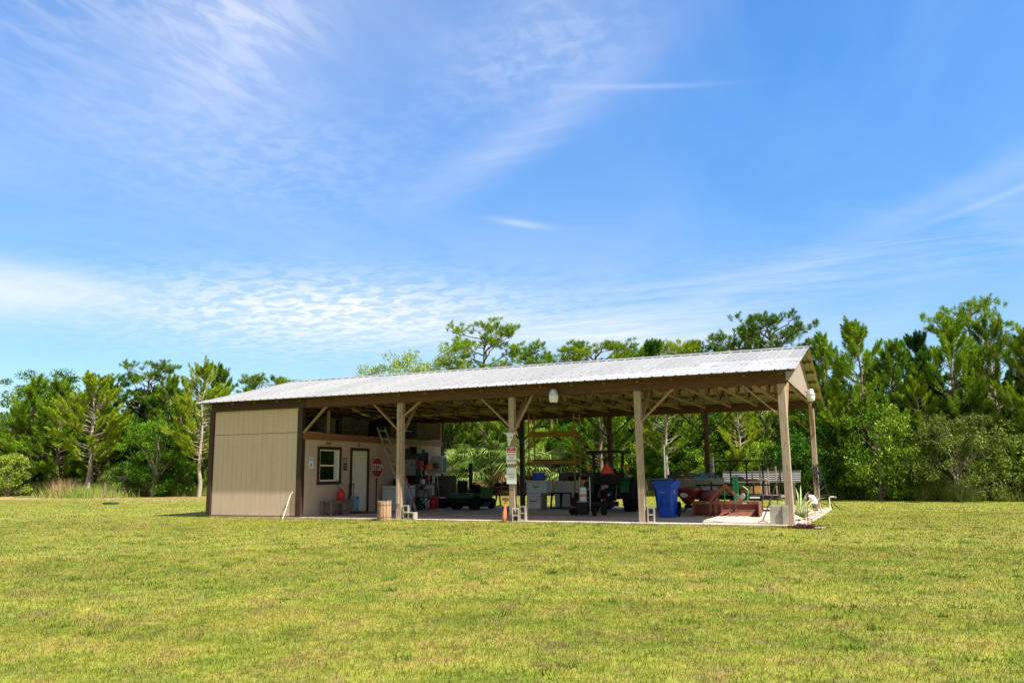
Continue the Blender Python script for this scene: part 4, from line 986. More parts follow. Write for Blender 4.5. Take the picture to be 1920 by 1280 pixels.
# ---------- hand truck with jug
ht = thing('hand_truck', 'rusty two wheeled hand truck standing in front of the green tractor', 'hand truck', (12.2,2.55,0), .12)
for a in (-.16,.16): part('rail', MB().tube([(a,0,.06),(a,.0,1.15)],.017,7), M['steel' if a > 0 else 'scaf'], ht)
part('handle', MB().tube([(-.16,0,1.15),(-.15,.03,1.27),(-.08,.05,1.31),(.08,.05,1.31),(.15,.03,1.27),(.16,0,1.15)],.019,7), M['black'], ht)
for z in (.3,.55,.8,1.05): part('cross_bar', MB().bar((-.16,0,z),(.16,0,z),.025,.02), M['scaf'], ht)
part('toe_plate', MB().box((0,-.12,.03),(.4,.26,.012)), M['steel'], ht)
for a in (-.27,.27): wheel(ht, (a,.08,.14), .14, .1, M['alu'])
part('axle', MB().tube([(-.27,.08,.14),(.27,.08,.14)],.012,6), M['steel'], ht)
t = thing('sprayer_jug', 'pale plastic sprayer tank with an orange band carried on the hand truck', 'sprayer', (12.2,2.4,.44)); t.scale = (.8,.8,.62); part('tank', MB().lathe([(.12,0),(.135,.03),(.135,.55),(.1,.66),(.04,.7)],n=18), M['paleblue'], t); part('label', MB().lathe([(.137,.22),(.1375,.34)],n=18), M['orange'], t); part('nozzle', MB().tube([(0,0,.68),(.06,0,.76),(.16,0,.74)],.014,6), M['black'], t)
t = thing('tool_crate', 'dark crate on the toe plate of the hand truck', 'crate', (12.2,2.38,.045)); part('crate', MB().box((0,0,.19),(.28,.22,.38),None,.01), M['black'], t); part('rim', MB().box((0,0,.385),(.3,.24,.02)), M['grey'], t)
t = thing('air_tank', 'small dark air tank standing beside the hand truck', 'tank', (12.55,3.3,0)); part('tank', MB().lathe([(.03,0),(.09,.03),(.1,.1),(.1,.32),(.06,.4),(.025,.42),(.02,.5)],n=14), M['black'], t)
t = thing('wheel_dolly', 'black wheeled mower engine behind the hand truck', 'engine', (11.75,3.2,0)); part('engine', MB().box((0,0,.42),(.3,.35,.3),None,.05).lathe([(.1,0),(.12,.06),(.1,.12)],(0,0,.56),None,14), M['black'], t); wheel(t, (-.2,0,.15), .15, .1, M['alu']); wheel(t, (.2,0,.15), .15, .1, M['alu']); part('deck', MB().box((0,0,.24),(.4,.5,.08),None,.02), M['rust'], t)
# ---------- compact tractor seen from behind
tr = thing('compact_tractor', 'dark green compact tractor with canopy and red triangle seen from behind', 'tractor', (12.03,5.75,0), .06)
for a in (-.66,.66): wheel(tr, (a,0,.54), .54, .36, M['yellow'], 18)
for a in (-.56,.56): wheel(tr, (a,1.75,.36), .36, .24, M['yellow'], 14)
part('chassis', MB().box((0,.85,.55),(.36,2.2,.34),None,.04), M['blackmetal'], tr)
part('rear_axle', MB().box((0,0,.56),(1.0,.36,.3),None,.05), M['blackmetal'], tr)
mb = MB(); mb.prism([(.75,.72),(2.15,.7),(2.22,.85),(2.15,1.08),(1.5,1.22),(.75,1.25)], 'x', -.29, .29); part('hood', mb, M['green'], tr)
for a in (-1,1):
    mb = MB(); pr = []
    for k in range(9):
        an = PI*.05+PI*.8*k/8; pr.append((-.62*math.cos(an), .54+.62*math.sin(an)))
    for k in range(8,-1,-1):
        an = PI*.05+PI*.8*k/8; pr.append((-.59*math.cos(an), .54+.59*math.sin(an)))
    mb.prism(pr, 'x', a*.6-.16, a*.6+.14); part('fender', mb, M['dkgreen' if a < 0 else 'green'], tr)
    part('tail_light', MB().box((a*.66,-.35,1.42),(.09,.06,.2),None,.015), M['amber'], tr)
    part('light_bracket', MB().bar((a*.6,-.35,1.1),(a*.64,-.35,1.34),.05,.05), M['rust'], tr)
    part('roll_bar', MB().bar((a*.46,-.3,.8),(a*.5,-.3,1.93),.07,.09,bev=.01), M['blackmetal'], tr)
    part('front_pillar', MB().bar((a*.1,-.28,1.1),(a*.1,-.28,1.95),.03,.04), M['blackmetal'], tr)
    part('lower_arm', MB().bar((a*.22,-.2,.5),(a*.34,-.85,.4),.05,.07), M['blackmetal'], tr)
    part('lift_rod', MB().bar((a*.26,-.2,.95),(a*.3,-.6,.46),.035,.035), M['steel'], tr)
mb = MB(); mb.prism([(-.62,1.9),(-.6,1.96),(-.5,2.0),(.5,2.0),(.6,1.96),(.62,1.9),(.5,1.93),(-.5,1.93)], 'y', -.75, .55); part('canopy', mb, M['black'], tr)
part('seat', MB().box((0,.1,.98),(.5,.45,.12),None,.04).box((0,-.14,1.2),(.48,.12,.42),None,.05), M['black'], tr)
part('rear_panel', MB().box((0,-.36,1.08),(.98,.08,.42),None,.03), M['black'], tr)
part('steering_wheel', MB().tube([(.2*math.cos(2*PI*k/18),.62+.18*math.sin(2*PI*k/18),1.36+.06*math.sin(2*PI*k/18)) for k in range(19)],.014,6), M['black'], tr)
part('slow_sign', MB().prism([(-.19,1.27),(.19,1.27),(.0,1.6)], 'y', -.445, -.44), M['smv'], tr)
part('slow_sign_border', MB().prism([(-.24,1.22),(.24,1.22),(.24,1.27),(.035,1.67),(-.035,1.67),(-.24,1.27)], 'y', -.438, -.432), M['maroon'], tr)
part('antenna', MB().tube([(.12,-.2,1.3),(.14,-.2,2.6)],.008,5), M['black'], tr)
part('power_shaft', MB().lathe([(.06,-.1),(.06,.05),(.03,.08)],(0,-.3,.55),Rx(PI/2),12), M['steel'], tr)
part('rear_blade', MB().box((-.2,-.98,.28),(1.35,.12,.16),None,.02), M['blackmetal'], tr)
part('draw_bar', MB().bar((0,-.2,.4),(0,-.9,.34),.1,.06), M['blackmetal'], tr)
part('tail_lamp', MB().box((.02,-1.05,.42),(.1,.04,.08),None,.01), M['red'], tr)
part('hitch_stand', MB().bar((.05,-.95,.36),(.05,-.95,.03),.06,.06), M['blackmetal'], tr)
for k in range(3): part('wire_rope', MB().tube([(.52,-.4,1.5-.05*k),(.6,-.45,1.25),(.72,-.42,1.12+.03*k),(.78,-.2,1.2)],.009,5), M['palewood'], tr)
part('hose_loop', MB().tube([(-.3,-.42,1.1),(-.34,-.5,.9),(-.2,-.52,.75),(-.15,-.4,.62)],.014,6), M['black'], tr)
# dark green bin behind post C
def bin_(lab, loc, rz, m, sc_=1.0, mark=True, front_label=None):
    t = thing('wheeled_bin', lab, 'bin', loc, rz); t.scale = (sc_,)*3
    # body: tapered with ribs
    def ring(hx, hy, z, e=.05): return [(-hx+e,-hy,z),(hx-e,-hy,z),(hx,-hy+e,z),(hx,hy-e,z),(hx-e,hy,z),(-hx+e,hy,z),(-hx,hy-e,z),(-hx,-hy+e,z)]
    rings = [ring(.22,.25,.02), ring(.235,.265,.3), ring(.265,.31,.8), ring(.27,.315,.86), ring(.3,.35,.865), ring(.31,.36,.98)]
    mb = MB(); vs = [v for r_ in rings for v in r_]
    fs = [[i*8+k, i*8+(k+1)%8, (i+1)*8+(k+1)%8, (i+1)*8+k] for i in range(5) for k in range(8)]+[list(range(8))[::-1], [40+k for k in range(8)]]
    mb.add(vs, fs); 
    for k in range(7): mb.box((-.21+k*.07,-.358,.92),(.012,.02,.1))
    part('body', mb, m, t)
    mb = MB(); mb.prism([(-.37,.982),(-.35,1.03),(0,1.075),(.33,1.06),(.4,1.0),(.4,.982)], 'x', -.325, .325); part('lid', mb, m, t)
    # recessed front panel look: arch moulding
    mb = MB(); arch = [(-.09,.3),(-.085,.56),(-.05,.63),(0,.65),(.05,.63),(.085,.56),(.09,.3)]
    mb.tube([(x, -.276-.045*(z-.3)/.5-.01, z) for x, z in arch], .013, 6); mb.tube([(-.2,-.262,.06),(-.12,-.288,.46),(-.09,-.30,.6)],.011,6); mb.tube([(.2,-.262,.06),(.12,-.288,.46),(.09,-.30,.6)],.011,6); mb.box((0,-.284,.44),(.16,.02,.016)); part('moulding', mb, m, t)
    part('handle', MB().tube([(-.22,.36,1.0),(-.22,.43,1.0),(.22,.43,1.0),(.22,.36,1.0)],.017,7), m, t)
    for a in (-1,1): wheel(t, (a*.27,.27,.12), .12, .06, M['black'])
    if mark:
        part('badge', MB().lathe([(.055,0),(.055,.003)],(.272,-.12,.74),Ry(PI/2-.06),20), M['paper'], t)
        o = part('badge_ring', MB().tube([(.28,-.12+.03*math.cos(2*PI*k/12),.74+.03*math.sin(2*PI*k/12)) for k in range(11)],.006,5), M['blue'], t)
    return t
b1 = bin_('bright blue wheeled recycling bin right of the third open post', (14.68,2.62,0), -.06, M['blue'], .96)
text('RECYCLING', .032, M['paper'], 'lettering', b1, (-.05,-.304,.745), FRONT)
b2 = bin_('dark green wheeled bin half hidden behind the blue bin', (13.75,6.1,0), 0, M['dkgreen'], 1.0, False)
part('label_strip', MB().box((-.02,-.31,.66),(.34,.008,.05)), M['cyan'], b2); part('sticker', MB().box((.06,-.32,.76),(.14,.006,.1)), M['yellow'], b2)
# ---------- spreader
sp = thing('spreader', 'dark maroon tow behind hopper with small black wheels left of the box blade', 'spreader', (14.88,4.5,0))
part('hopper', MB().lathe([(.06,.28),(.12,.32),(.42,.72),(.44,.76),(.44,.8),(.41,.8),(.4,.74),(.1,.36)],n=22), M['maroon'], sp)
part('badge', MB().lathe([(.1,0),(.1,.004)],(-.05,-.335,.58),Rx(PI/2+.75),20,1.2,1), M['bone'], sp)
for a in (-.3,.3): wheel(sp, (a,0,.19), .19, .09, M['yellow'])
part('tow_bar', MB().bar((0,-.1,.22),(0,-.75,.1),.04,.04), M['blackmetal'], sp); part('axle', MB().tube([(-.3,0,.19),(.3,0,.19)],.014,6).box((0,0,.24),(.2,.2,.08)), M['blackmetal'], sp)
t = thing('maroon_drum', 'dark red round drum between the hopper and the box blade', 'drum', (15.45,4.7,0)); part('drum', MB().lathe([(.2,0),(.21,.02),(.21,.2),(.28,.4),(.3,.66),(.27,.72),(.03,.74)],n=20), M['maroon'], t); part('pin', MB().tube([(.12,0,.72),(.12,0,.98)],.03,7), M['black'], t)
# ---------- box blade
bb = thing('box_blade', 'red oxide box blade attachment resting on the sunlit slab', 'box blade', (16.22,3.45,0), .02)
mb = MB(); hw = .93; prof = [(.16,0),(.2,0),(.3,.1),(.33,.22),(.3,.36),(.27,.42),(.24,.42),(.27,.34),(.29,.22),(.26,.11)]
mb.prism(prof, 'x', -hw, hw); part('blade', mb, M['rust'], bb)
for a in (-1,1): mb = MB(); mb.prism([(-.34,.06),(-.26,0),(.3,0),(.34,.42),(-.34,.42)], 'x', a*hw-.012, a*hw+.012); part('side_plate', mb, M['rust'], bb)
part('tool_bar', MB().box((0,-.1,.39),(2*hw-.03,.1,.09),None,.008), M['rust'], bb)
for x in (-.45,-.3,-.12,.1,.28): part('shank', MB().bar((x,-.1,.44),(x,-.12,.08),.03,.06).bar((x,-.12,.08),(x-.0,-.2,.02),.03,.05), M['rust'], bb)
for a in (-1,1):
    part('mast_arm', MB().bar((a*.04,-.15,.86),(a*.48,-.12,.4),.05,.07), M['rust'] , bb); part('rear_brace', MB().bar((a*.04,-.15,.84),(a*.42,.26,.42),.035,.05), M['rust'], bb)
    part('hitch_pin', MB().tube([(a*.46,-.15,.38),(a*.58,-.15,.38)],.025,8), M['steel'], bb)
part('mast_plate', MB().box((0,-.15,.86),(.1,.12,.14),None,.01), M['rust'], bb)
# ---------- green implement
gi = thing('green_implement', 'bright green steel attachment with twin upright mast behind the box blade', 'attachment', (16.3,4.65,0))
part('base_frame', MB().tube([(-.34,0,.86),(-.34,0,.3),(.34,0,.3),(.36,0,.72),(.2,0,.85),(.05,0,.9)],.024,7), M['brightgreen'], gi)
for a in (-.035,.05): part('mast', MB().bar((a,0,.28),(a,0,1.14),.05,.07,bev=.006), M['brightgreen'], gi)
for a in (-.34,.34): part('leg', MB().bar((a,0,0),(a,0,.32),.05,.05), M['brightgreen'], gi)
part('cross_beam', MB().box((0,0,.3),(.68,.08,.08),None,.008), M['brightgreen'], gi)
# ---------- utility trailer
ut = thing('utility_trailer', 'black utility trailer with open side rails parked behind the box blade', 'trailer', (16.05,6.9,0))
part('deck', MB().box((-.1,.5,.46),(2.9,1.5,.06)), M['greywood'], ut)
part('frame', MB().box((-.1,-.27,.44),(2.9,.06,.14)).box((-.1,1.27,.44),(2.9,.06,.14)), M['blackmetal'], ut)
part('lower_rail', MB().box((.0,-.27,.84),(2.7,.04,.05)), M['blackmetal'], ut)
for x in (-1.1,.5,1.3): part('stake', MB().box((x,-.27,.65),(.05,.04,.34)), M['blackmetal'], ut)
gt = bpy.data.objects.new('ramp_gate', None); C.objects.link(gt); gt.parent = ut
part('top_rail', MB().box((.35,.2,1.62),(2.3,.045,.045)), M['blackmetal'], gt)
for x in (-.78,-.28,.24,.76,1.3): part('bar', MB().box((x,.2,1.23),(.045,.045,.76)), M['blackmetal'], gt)
for x in (-.5,.4):
    wheel(ut, (0,-.38,.33), .33, .2, M['black']) if x < 0 else None
ut.children
part('mud_guard', MB().box((0,-.38,.7),(.95,.22,.02)), M['blackmetal'], ut)
for k in range(2):
    t = thing('lumber_board', 'long orange brown board stacked on the black trailer deck', 'board', (15.95+.1*k,6.72+.06*k,.62+.14*k), 0, 'orange boards on the trailer'); part('board', MB().box((0,0,0),(1.6-.15*k,.05,.135),None,.004), M['orangewood'], t)
t = thing('work_table', 'brown table top with turned over pan on it above the trailer boards', 'table', (16.35,7.3,.49)); part('top', MB().box((0,0,.5),(1.1,.5,.06),None,.006), M['greywood'], t)
for a in (-.5,.5): part('leg', MB().box((a,0,.24),(.06,.4,.47)), M['greywood'], t)
t = thing('metal_pan', 'upturned reddish metal pan on the brown table top', 'pan', (15.98,7.2,1.02)); part('pan', MB().lathe([(.22,0),(.21,.03),(.12,.09),(.02,.1)],n=20), M['rust'], t)
for k, x in enumerate((16.35,16.6,16.85,17.1)):
    t = thing('wooden_stake', 'thin pale wooden stake standing upright behind the trailer rail', 'stake', (x,8.2,0), 0, 'pale stakes behind the trailer'); t.rotation_euler = (.02,-.03+.01*k,0); part('stake', MB().box((0,0,.7),(.045,.03,1.4+.06*(k%2)),None,.003), M['palewood'], t)
t = thing('machine_box', 'black flat machine with a white label lying in front of the trailer', 'machine', (16.6,5.75,.0)); part('body', MB().box((0,0,.46),(.72,.3,.17),None,.02), M['black'], t); part('label', MB().box((.12,-.153,.47),(.3,.004,.05)), M['paper'], t); part('motor', MB().lathe([(.09,-.1),(.1,0),(.09,.1)],(-.26,-.1,.5),Rx(PI/2),14), M['grey'], t)
for a in (-.28,.28): part('leg', MB().box((a,0,.19),(.05,.25,.37)), M['blackmetal'], t)
t = thing('tool_cabinet', 'dark grey steel cabinet at the left end of the trailer', 'cabinet', (15.2,6.4,0)); part('body', MB().box((0,0,.42),(.5,.5,.8),None,.012), M['grey'], t); part('top', MB().box((0.05,0,.84),(.7,.56,.03)), M['blackmetal'], t); part('latch', MB().box((0.05,-.256,.55),(.12,.01,.08)), M['steel'], t)
# ---------- boat
bo = thing('jon_boat', 'khaki flat bottomed boat resting on stands behind the spreader', 'boat', (14.3,7.35,0), -.05)
mb = MB(); secs = []
for t_, hw_, zb_ in ((-1.3,.55,.66),(-.9,.6,.62),(.4,.6,.62),(.9,.52,.68),(1.15,.36,.82)):
    secs.append([(t_, -hw_, 1.03), (t_, -hw_*.78, zb_+.03), (t_, -hw_*.7, zb_), (t_, hw_*.7, zb_), (t_, hw_*.78, zb_+.03), (t_, hw_, 1.03)])
vs = [v for q in secs for v in q]; fs = [[i*6+k, i*6+k+1, (i+1)*6+k+1, (i+1)*6+k] for i in range(4) for k in range(5)]+[[0,1,2,3,4,5],[24,25,26,27,28,29]]
mb.add(vs, fs)
for k in range(14): x = -1.2+k*.15; mb.bar((x,-.61,1.0),(x,-.49,.66),.02,.03)
part('hull', mb, M['khaki'], bo); part('gunwale', MB().tube([(-1.3,-.56,1.035),(-.9,-.61,1.035),(.4,-.61,1.035),(.9,-.53,1.035),(1.15,-.37,1.03),(1.15,.37,1.03),(.9,.53,1.035),(-1.3,.56,1.035)],.025,6), M['khaki'], bo)
for x in (-.8,.7): part('stand', MB().box((x,0,.56),(.08,1.0,.1)).box((x,-.4,.26),(.08,.08,.52)).box((x,.4,.26),(.08,.08,.52)), M['blackmetal'], bo)
jk = [('rolled_tarp','blue tarp bundle in the khaki boat',(14.75,7.3,1.0),'tarp'),('brush_pile','brown bundle of sacking in the middle of the khaki boat',(14.4,7.4,1.0),'brown'),('dark_bag','dark bag at the left end of the khaki boat',(13.85,7.4,1.02),'ply'),('grey_bundle','grey bundle at the right end of the khaki boat',(15.05,7.5,1.02),'grey')]
for nm, lab, loc, m in jk:
    mb = MB(); nr, ns = 8, 14; vs = []
    for i in range(nr+1):
        ph = PI*.5*i/nr
        for k in range(ns):
            th = 2*PI*k/ns; q = 1+.22*math.sin(3*th+i)+rs.uniform(-.1,.1); vs.append((.3*math.cos(ph)*math.cos(th)*q, .26*math.cos(ph)*math.sin(th)*q, .2*math.sin(ph)*q))
    mb.add(vs, [[i*ns+k, i*ns+(k+1)%ns, (i+1)*ns+(k+1)%ns, (i+1)*ns+k] for i in range(nr) for k in range(ns)]+[list(range(ns))[::-1]])
    o = mb.build(nm, M[m]); o.location = loc; tag(o, lab, 'bundle' if 'bag' not in nm else 'bag')
for k, (x,z,l,a) in enumerate([(14.2,1.12,1.3,.35),(14.6,1.2,1.1,-.12),(13.9,1.1,.9,.1)]):
    t = thing('scrap_board', ['pale board sticking up at a slant out of the khaki boat','dark board lying level across the khaki boat','short board lying at the left of the khaki boat'][k], 'board', (x,7.3,z)); part('board', MB().box((0,0,0),(l,.09,.03),Ry(-a)), M['greywood' if k else 'palewood'], t)
# conduit on rear posts
for x, yy in ((14.64-.1,W-.12),):
    pass
t = thing('steel_pipe', 'galvanised pipe strapped upright beside the rear post above the boat', 'pipe', (14.86,9.0,.75)); part('pipe', MB().tube([(0,0,0),(0,0,1.05)],.035,9), M['alu'], t)
t = thing('antenna_mast', 'thin galvanised mast standing behind the blue bin', 'mast', (12.7,10.6,GZ)); part('mast', MB().tube([(0,0,0),(0,0,2.35)],.03,8), M['alu'], t); part('base', MB().box((0,0,.03),(.2,.2,.06)), M['blackmetal'], t)
# ---------- corrugated metal sheets on a rack
cr = thing('sheet_rack', 'stack of shiny corrugated metal sheets on a low rack behind the trailer', 'metal sheets', (16.3,10.5,GZ))
mb = MB(); pr = []
for k in range(41):
    z = .92+.38*k/40; pr.append((-.3+.02*math.sin(k*PI/4)+.2*(k/40), z))
for k in range(40,-1,-1):
    z = .92+.38*k/40; pr.append((-.29+.02*math.sin(k*PI/4)+.2*(k/40), z))
mb.prism(pr, 'x', -1.35, 1.4); part('sheet', mb, M['sheetmetal'], cr)
part('top_sheet', MB().box((.02,.12,1.32),(2.75,.5,.02)), M['sheetmetal'], cr)
for x in (-1.1,1.1): part('stand', MB().box((x,-.15,.45),(.07,.07,.9)).box((x,.3,.45),(.07,.07,.9)).box((x,.08,.9),(.07,.5,.06)), M['greywood'], cr)
# ---------- right end: agave, rake, statue, hose, rod, purple plant
def leafblade(mb, base, az_, el_, ln, wd_, curl):
    n = 8; pts = []; p = Vector(base); e = el_
    for i in range(n+1):
        t_ = i/n; pts.append((p.copy(), wd_*(1-t_)**.8*(1 if t_ > .12 else .7))); p = p+Vector((math.cos(az_)*math.cos(e), math.sin(az_)*math.cos(e), math.sin(e)))*ln/n; e -= curl/n
    sd_ = Vector((-math.sin(az_), math.cos(az_), 0)); vs = []
    for q, ww in pts: vs += [q-sd_*ww/2+Vector((0,0,ww*.25)), q, q+sd_*ww/2+Vector((0,0,ww*.25))]
    mb.add(vs, [[i*3+k, i*3+k+1, (i+1)*3+k+1, (i+1)*3+k] for i in range(n) for k in range(2)], True)
ag = thing('agave_plant', 'spiky agave plant with pale edged leaves behind the right corner post', 'plant', (18.42,1.7,0))
for k in range(34):
    mb = MB(); leafblade(mb, (0,0,.05), k*2.4, rs.uniform(.25,1.35), rs.uniform(.85,1.15), .085, rs.uniform(.7,1.5)); part('leaf', mb, M['agave'], ag)
t = thing('garden_rake', 'long handled rusty tool leaning against the right front corner post', 'rake', (17.6,.45,0)); d = Vector((.66,-.45,1.5)); part('shaft', MB().tube([(0,0,.05),tuple(d)],.015,7), M['greywood'], t); part('head', MB().box(tuple(d),(.1,.07,.16),None,.02), M['black'], t); part('foot', MB().tube([(-.12,0,.02),(0,0,.05),(.12,0,.02)],.014,6), M['rust'], t)
st = thing('garden_statue', 'small white and dark garden figure bending over near the rear corner post', 'statue', (18.22,7.2,0), -.3); st.scale = (1.05,1.05,1.0)
part('body', MB().tube([(-.04,0,.47),(.05,0,.44),(.11,0,.33),(.13,0,.22)],[.06,.085,.1,.085],10), M['paper'], st)
part('head', MB().lathe([(.01,-.07),(.05,-.05),(.07,0),(.06,.05),(.01,.075)],(-.06,0,.5),None,12), M['maroon'], st)
for q in (-.03,.05): part('leg', MB().tube([(.1,q,.24),(.13,q,.12),(.14+q,q,.0)],[.055,.042,.045],8), M['interior'], st)
part('arm', MB().tube([(-.04,-.05,.44),(-.06,-.06,.3),(.0,-.07,.14)],[.035,.028,.024],8), M['maroon'], st)
part('hand_bag', MB().box((-.12,0,.43),(.12,.05,.1),Ry(.3),.02), M['paper'], st)
ho = thing('garden_hose', 'black hose looped over the rear corner post and trailing on the grass', 'hose', (18.42,9.0,GZ))
part('coil', MB().tube([(-.05+.12*math.sin(a*.9),0.06*math.cos(a*1.1),1.55-.75*abs(math.sin(a/2))) for a in [q*.5 for q in range(0,40)]],.013,6), M['hose'], ho)
part('run', MB().tube([(0,0,1.5),(.12,-.05,1.1),(.22,-.1,.6),(.4,-.3,.25),(.62,-.6,.03)],.013,6), M['hose'], ho)
part('run', MB().tube([(-.05,-.1,1.4),(-.1,-.15,.7),(.0,-.2,.25),(.2,-.2,.18),(.3,-.3,.35),(.4,-.5,.03)],.013,6), M['hose'], ho)
t = thing('pipe_riser', 'short white pipe riser standing in the grass by the rear corner post', 'pipe', (18.72,8.55,GZ)); part('pipe', MB().tube([(0,0,0),(0,0,.42),(.03,0,.45),(.17,0,.45)],.02,8), M['white'], t); part('valve', MB().lathe([(.03,-.03),(.035,0),(.03,.03)],(.19,0,.44),None,10), M['steel'], t)
t = thing('metal_rod', 'thin dark rod standing in the grass by the purple plant', 'rod', (18.75,-.6,GZ)); part('rod', MB().tube([(0,0,0),(.012,0,.48)],.008,6), M['rust'], t)
t = thing('short_stake', 'short dark stake in the gravel strip behind the agave', 'stake', (18.55,4.3,0)); part('rod', MB().tube([(0,0,0),(.01,0,.35)],.012,6), M['rust'], t)
pp = thing('purple_plant', 'low purple leaved plant in the grass at the slab corner', 'plant', (18.7,-.75,GZ)); 
Vp = blades(rng.normal(0,1,(700,2))*np.array([.2,.13]), .02, .12, .022, 1.4, 0); tri_mesh('foliage', Vp, M['purple'], pp)
t = thing('stepping_stone', 'flat pale stone in the grass beside the purple plant', 'stone', (19.02,-.85,GZ)); part('stone', MB().lathe([(.12,0),(.13,.03),(.1,.04)],n=9), M['block'], t)
# left lawn bits
t = thing('valve_box', 'low dark green cover lying in the lawn by the wooden stake', 'cover', (-15.2,9.0,GZ)); part('cover', MB().box((0,0,.05),(.7,.45,.1),None,.03), M['dkgreen'], t)
t = thing('wooden_stake', 'short weathered wooden stake in front of the leaning pine on the left', 'stake', (-24.6,16.4,GZ)); t.rotation_euler = (0,.08,0); part('stake', MB().box((0,0,.5),(.08,.07,1.0),None,.01), M['greywood'], t)
#PART4
# ------------------------------------------------------------ trees
def needles(tufts, n, ln, wd, spread=1.0, seed=0):
    # tufts: array (k,6) centre + direction; each tuft is a brush of n needle triangles
    r_ = np.random.default_rng(seed); T = np.asarray(tufts); k = len(T)
    c = np.repeat(T[:,:3], n, 0); d = np.repeat(T[:,3:6], n, 0)
    v = d*r_.uniform(.15,1.1,(k*n,1)) + r_.normal(0,.55*spread,(k*n,3)); v /= np.linalg.norm(v,axis=1,keepdims=True)+1e-9
    L_ = ln*r_.uniform(.7,1.15,(k*n,1)); off = d*r_.uniform(-.5,.35,(k*n,1))*ln
    a = c+off; tip = a+v*L_
    sd_ = np.cross(v, r_.normal(0,1,(k*n,3))); sd_ /= np.linalg.norm(sd_,axis=1,keepdims=True)+1e-9
    mid = a+v*L_*.45
    V = np.stack([a, mid-sd_*wd/2, tip, mid+sd_*wd/2], 1)
    return V
def plumes(sh, n, ln, wd, seed=0):
    # sh: (k,7) start, direction, length: a foxtail shoot densely set with forward pointing needles
    r_ = np.random.default_rng(seed); T = np.asarray(sh); k = len(T); s0 = np.repeat(T[:,:3], n, 0); d = np.repeat(T[:,3:6], n, 0); L_ = np.repeat(T[:,6:7], n, 0)
    t = r_.uniform(0,1,(k*n,1)); rad = r_.normal(0,1,(k*n,3)); rad -= d*(rad*d).sum(1,keepdims=True); rad /= np.linalg.norm(rad,axis=1,keepdims=True)+1e-9
    sp = 1-.55*t; v = d*(.55+.5*t)+rad*sp*r_.uniform(.5,1.1,(k*n,1)); v /= np.linalg.norm(v,axis=1,keepdims=True)
    a = s0+d*L_*t; l = ln*r_.uniform(.7,1.15,(k*n,1))*(.75+.25*L_/.6); sd_ = np.cross(v, r_.normal(0,1,(k*n,3))); sd_ /= np.linalg.norm(sd_,axis=1,keepdims=True)+1e-9
    mid = a+v*l*.5
    return np.stack([a, mid-sd_*wd/2, a+v*l, mid+sd_*wd/2], 1)
def leaves(clumps, n, rad, sz, seed=0, flat=.75):
    if sz < .2: n = int(n*1.6); sz = sz*.78
    r_ = np.random.default_rng(seed); T = np.asarray(clumps); k = len(T)
    c = np.repeat(T[:,:3], n, 0); R_ = np.repeat(T[:,3:4], n, 0)*rad
    d = r_.normal(0,1,(k*n,3)); d /= np.linalg.norm(d,axis=1,keepdims=True); rr = r_.uniform(.25,1,(k*n,1))**.6
    p = c + d*rr*R_*np.array([1,1,flat])
    a1 = r_.normal(0,1,(k*n,3))+d*.3; a1[:,2] -= .25; a1 /= np.linalg.norm(a1,axis=1,keepdims=True)
    a2 = np.cross(a1, r_.normal(0,1,(k*n,3))+np.array([0,0,1.2])); a2 /= np.linalg.norm(a2,axis=1,keepdims=True)
    s_ = sz*r_.uniform(.6,1.3,(k*n,1))
    return np.stack([p-a1*s_*.6, p-a2*s_*.26, p+a1*s_*.6, p+a2*s_*.26], 1)
def limb(mb, a, b_, r0, r1, sag=0, n=5, rs_=random, wob=.05, sides=6):
    a, b_ = Vector(a), Vector(b_); L_ = (b_-a).length; pts = []; 
    for i in range(n+1):
        t = i/n; p = a.lerp(b_, t); p.z += sag*math.sin(PI*t)*L_
        if 0 < i < n: p += Vector((rs_.uniform(-1,1),rs_.uniform(-1,1),rs_.uniform(-1,1)))*wob*L_
        pts.append(p)
    mb.tube(pts, [r0+(r1-r0)*i/n for i in range(n+1)], sides, False); return pts
def pine_young(seed, H=8.5, R=1.9, base=.14, dens=1.0, lean=0):
    q = random.Random(seed); mb = MB(); tf = []
    tp = limb(mb, (0,0,-.2), (lean*H*.1,0,H-.3), .075+.006*H, .02, 0, 8, q, .01, 8)
    def tr_at(z): 
        t = max(0,min(1,(z+.2)/(H+.1-.2))); i = min(7, int(t*8)); return tp[i].lerp(tp[i+1], t*8-i)
    z = H*base; 
    while z < H-.3:
        t = (z-H*base)/(H*(1-base)); prof = 1.12*R*(min(1,.35+t*3.2))*(1-t)**.8*(1-.12*math.sin(z*2.3+seed))
        for k in range(q.randint(5,6)):
            a = q.uniform(0,2*PI); l = max(.25, prof*q.uniform(.6,1.12)); up = .3+.8*t+q.uniform(-.1,.25)
            s0 = tr_at(z+q.uniform(-.15,.15)); e_ = s0+Vector((math.cos(a)*l, math.sin(a)*l, up*l))
            pts = limb(mb, s0, e_, .028, .008, -.05, 4, q, .03, 4)
            m = max(3, 1+int(l*3.5*dens))
            for j in range(m):
                f = .4+.6*(j+1)/m; i = min(3, int(f*4)); b_ = pts[i].lerp(pts[i+1], f*4-i)
                aa = a+q.uniform(-1.1,1.1)*(1.25-f); out = q.uniform(.35,.8)*(1-.5*t); sl_ = q.uniform(.42,.72)*(1.0-.25*t)
                d = Vector((math.cos(aa)*out, math.sin(aa)*out, q.uniform(.55,1.0)+.3*t)).normalized(); tf.append((*b_, *d, sl_))
                limb(mb, b_, b_+d*sl_*.9, .012, .006, 0, 2, q, 0, 4)
        z += q.uniform(.34,.46)
    tf.append((*tr_at(H-.6), 0, 0, 1, .75))
    for j in range(5): a = j*1.26; d = Vector((math.cos(a)*.4, math.sin(a)*.4, .9)).normalized(); tf.append((*tr_at(H-.9), *d, .55))
    return mb, plumes(tf, 85, .23, .026, seed)
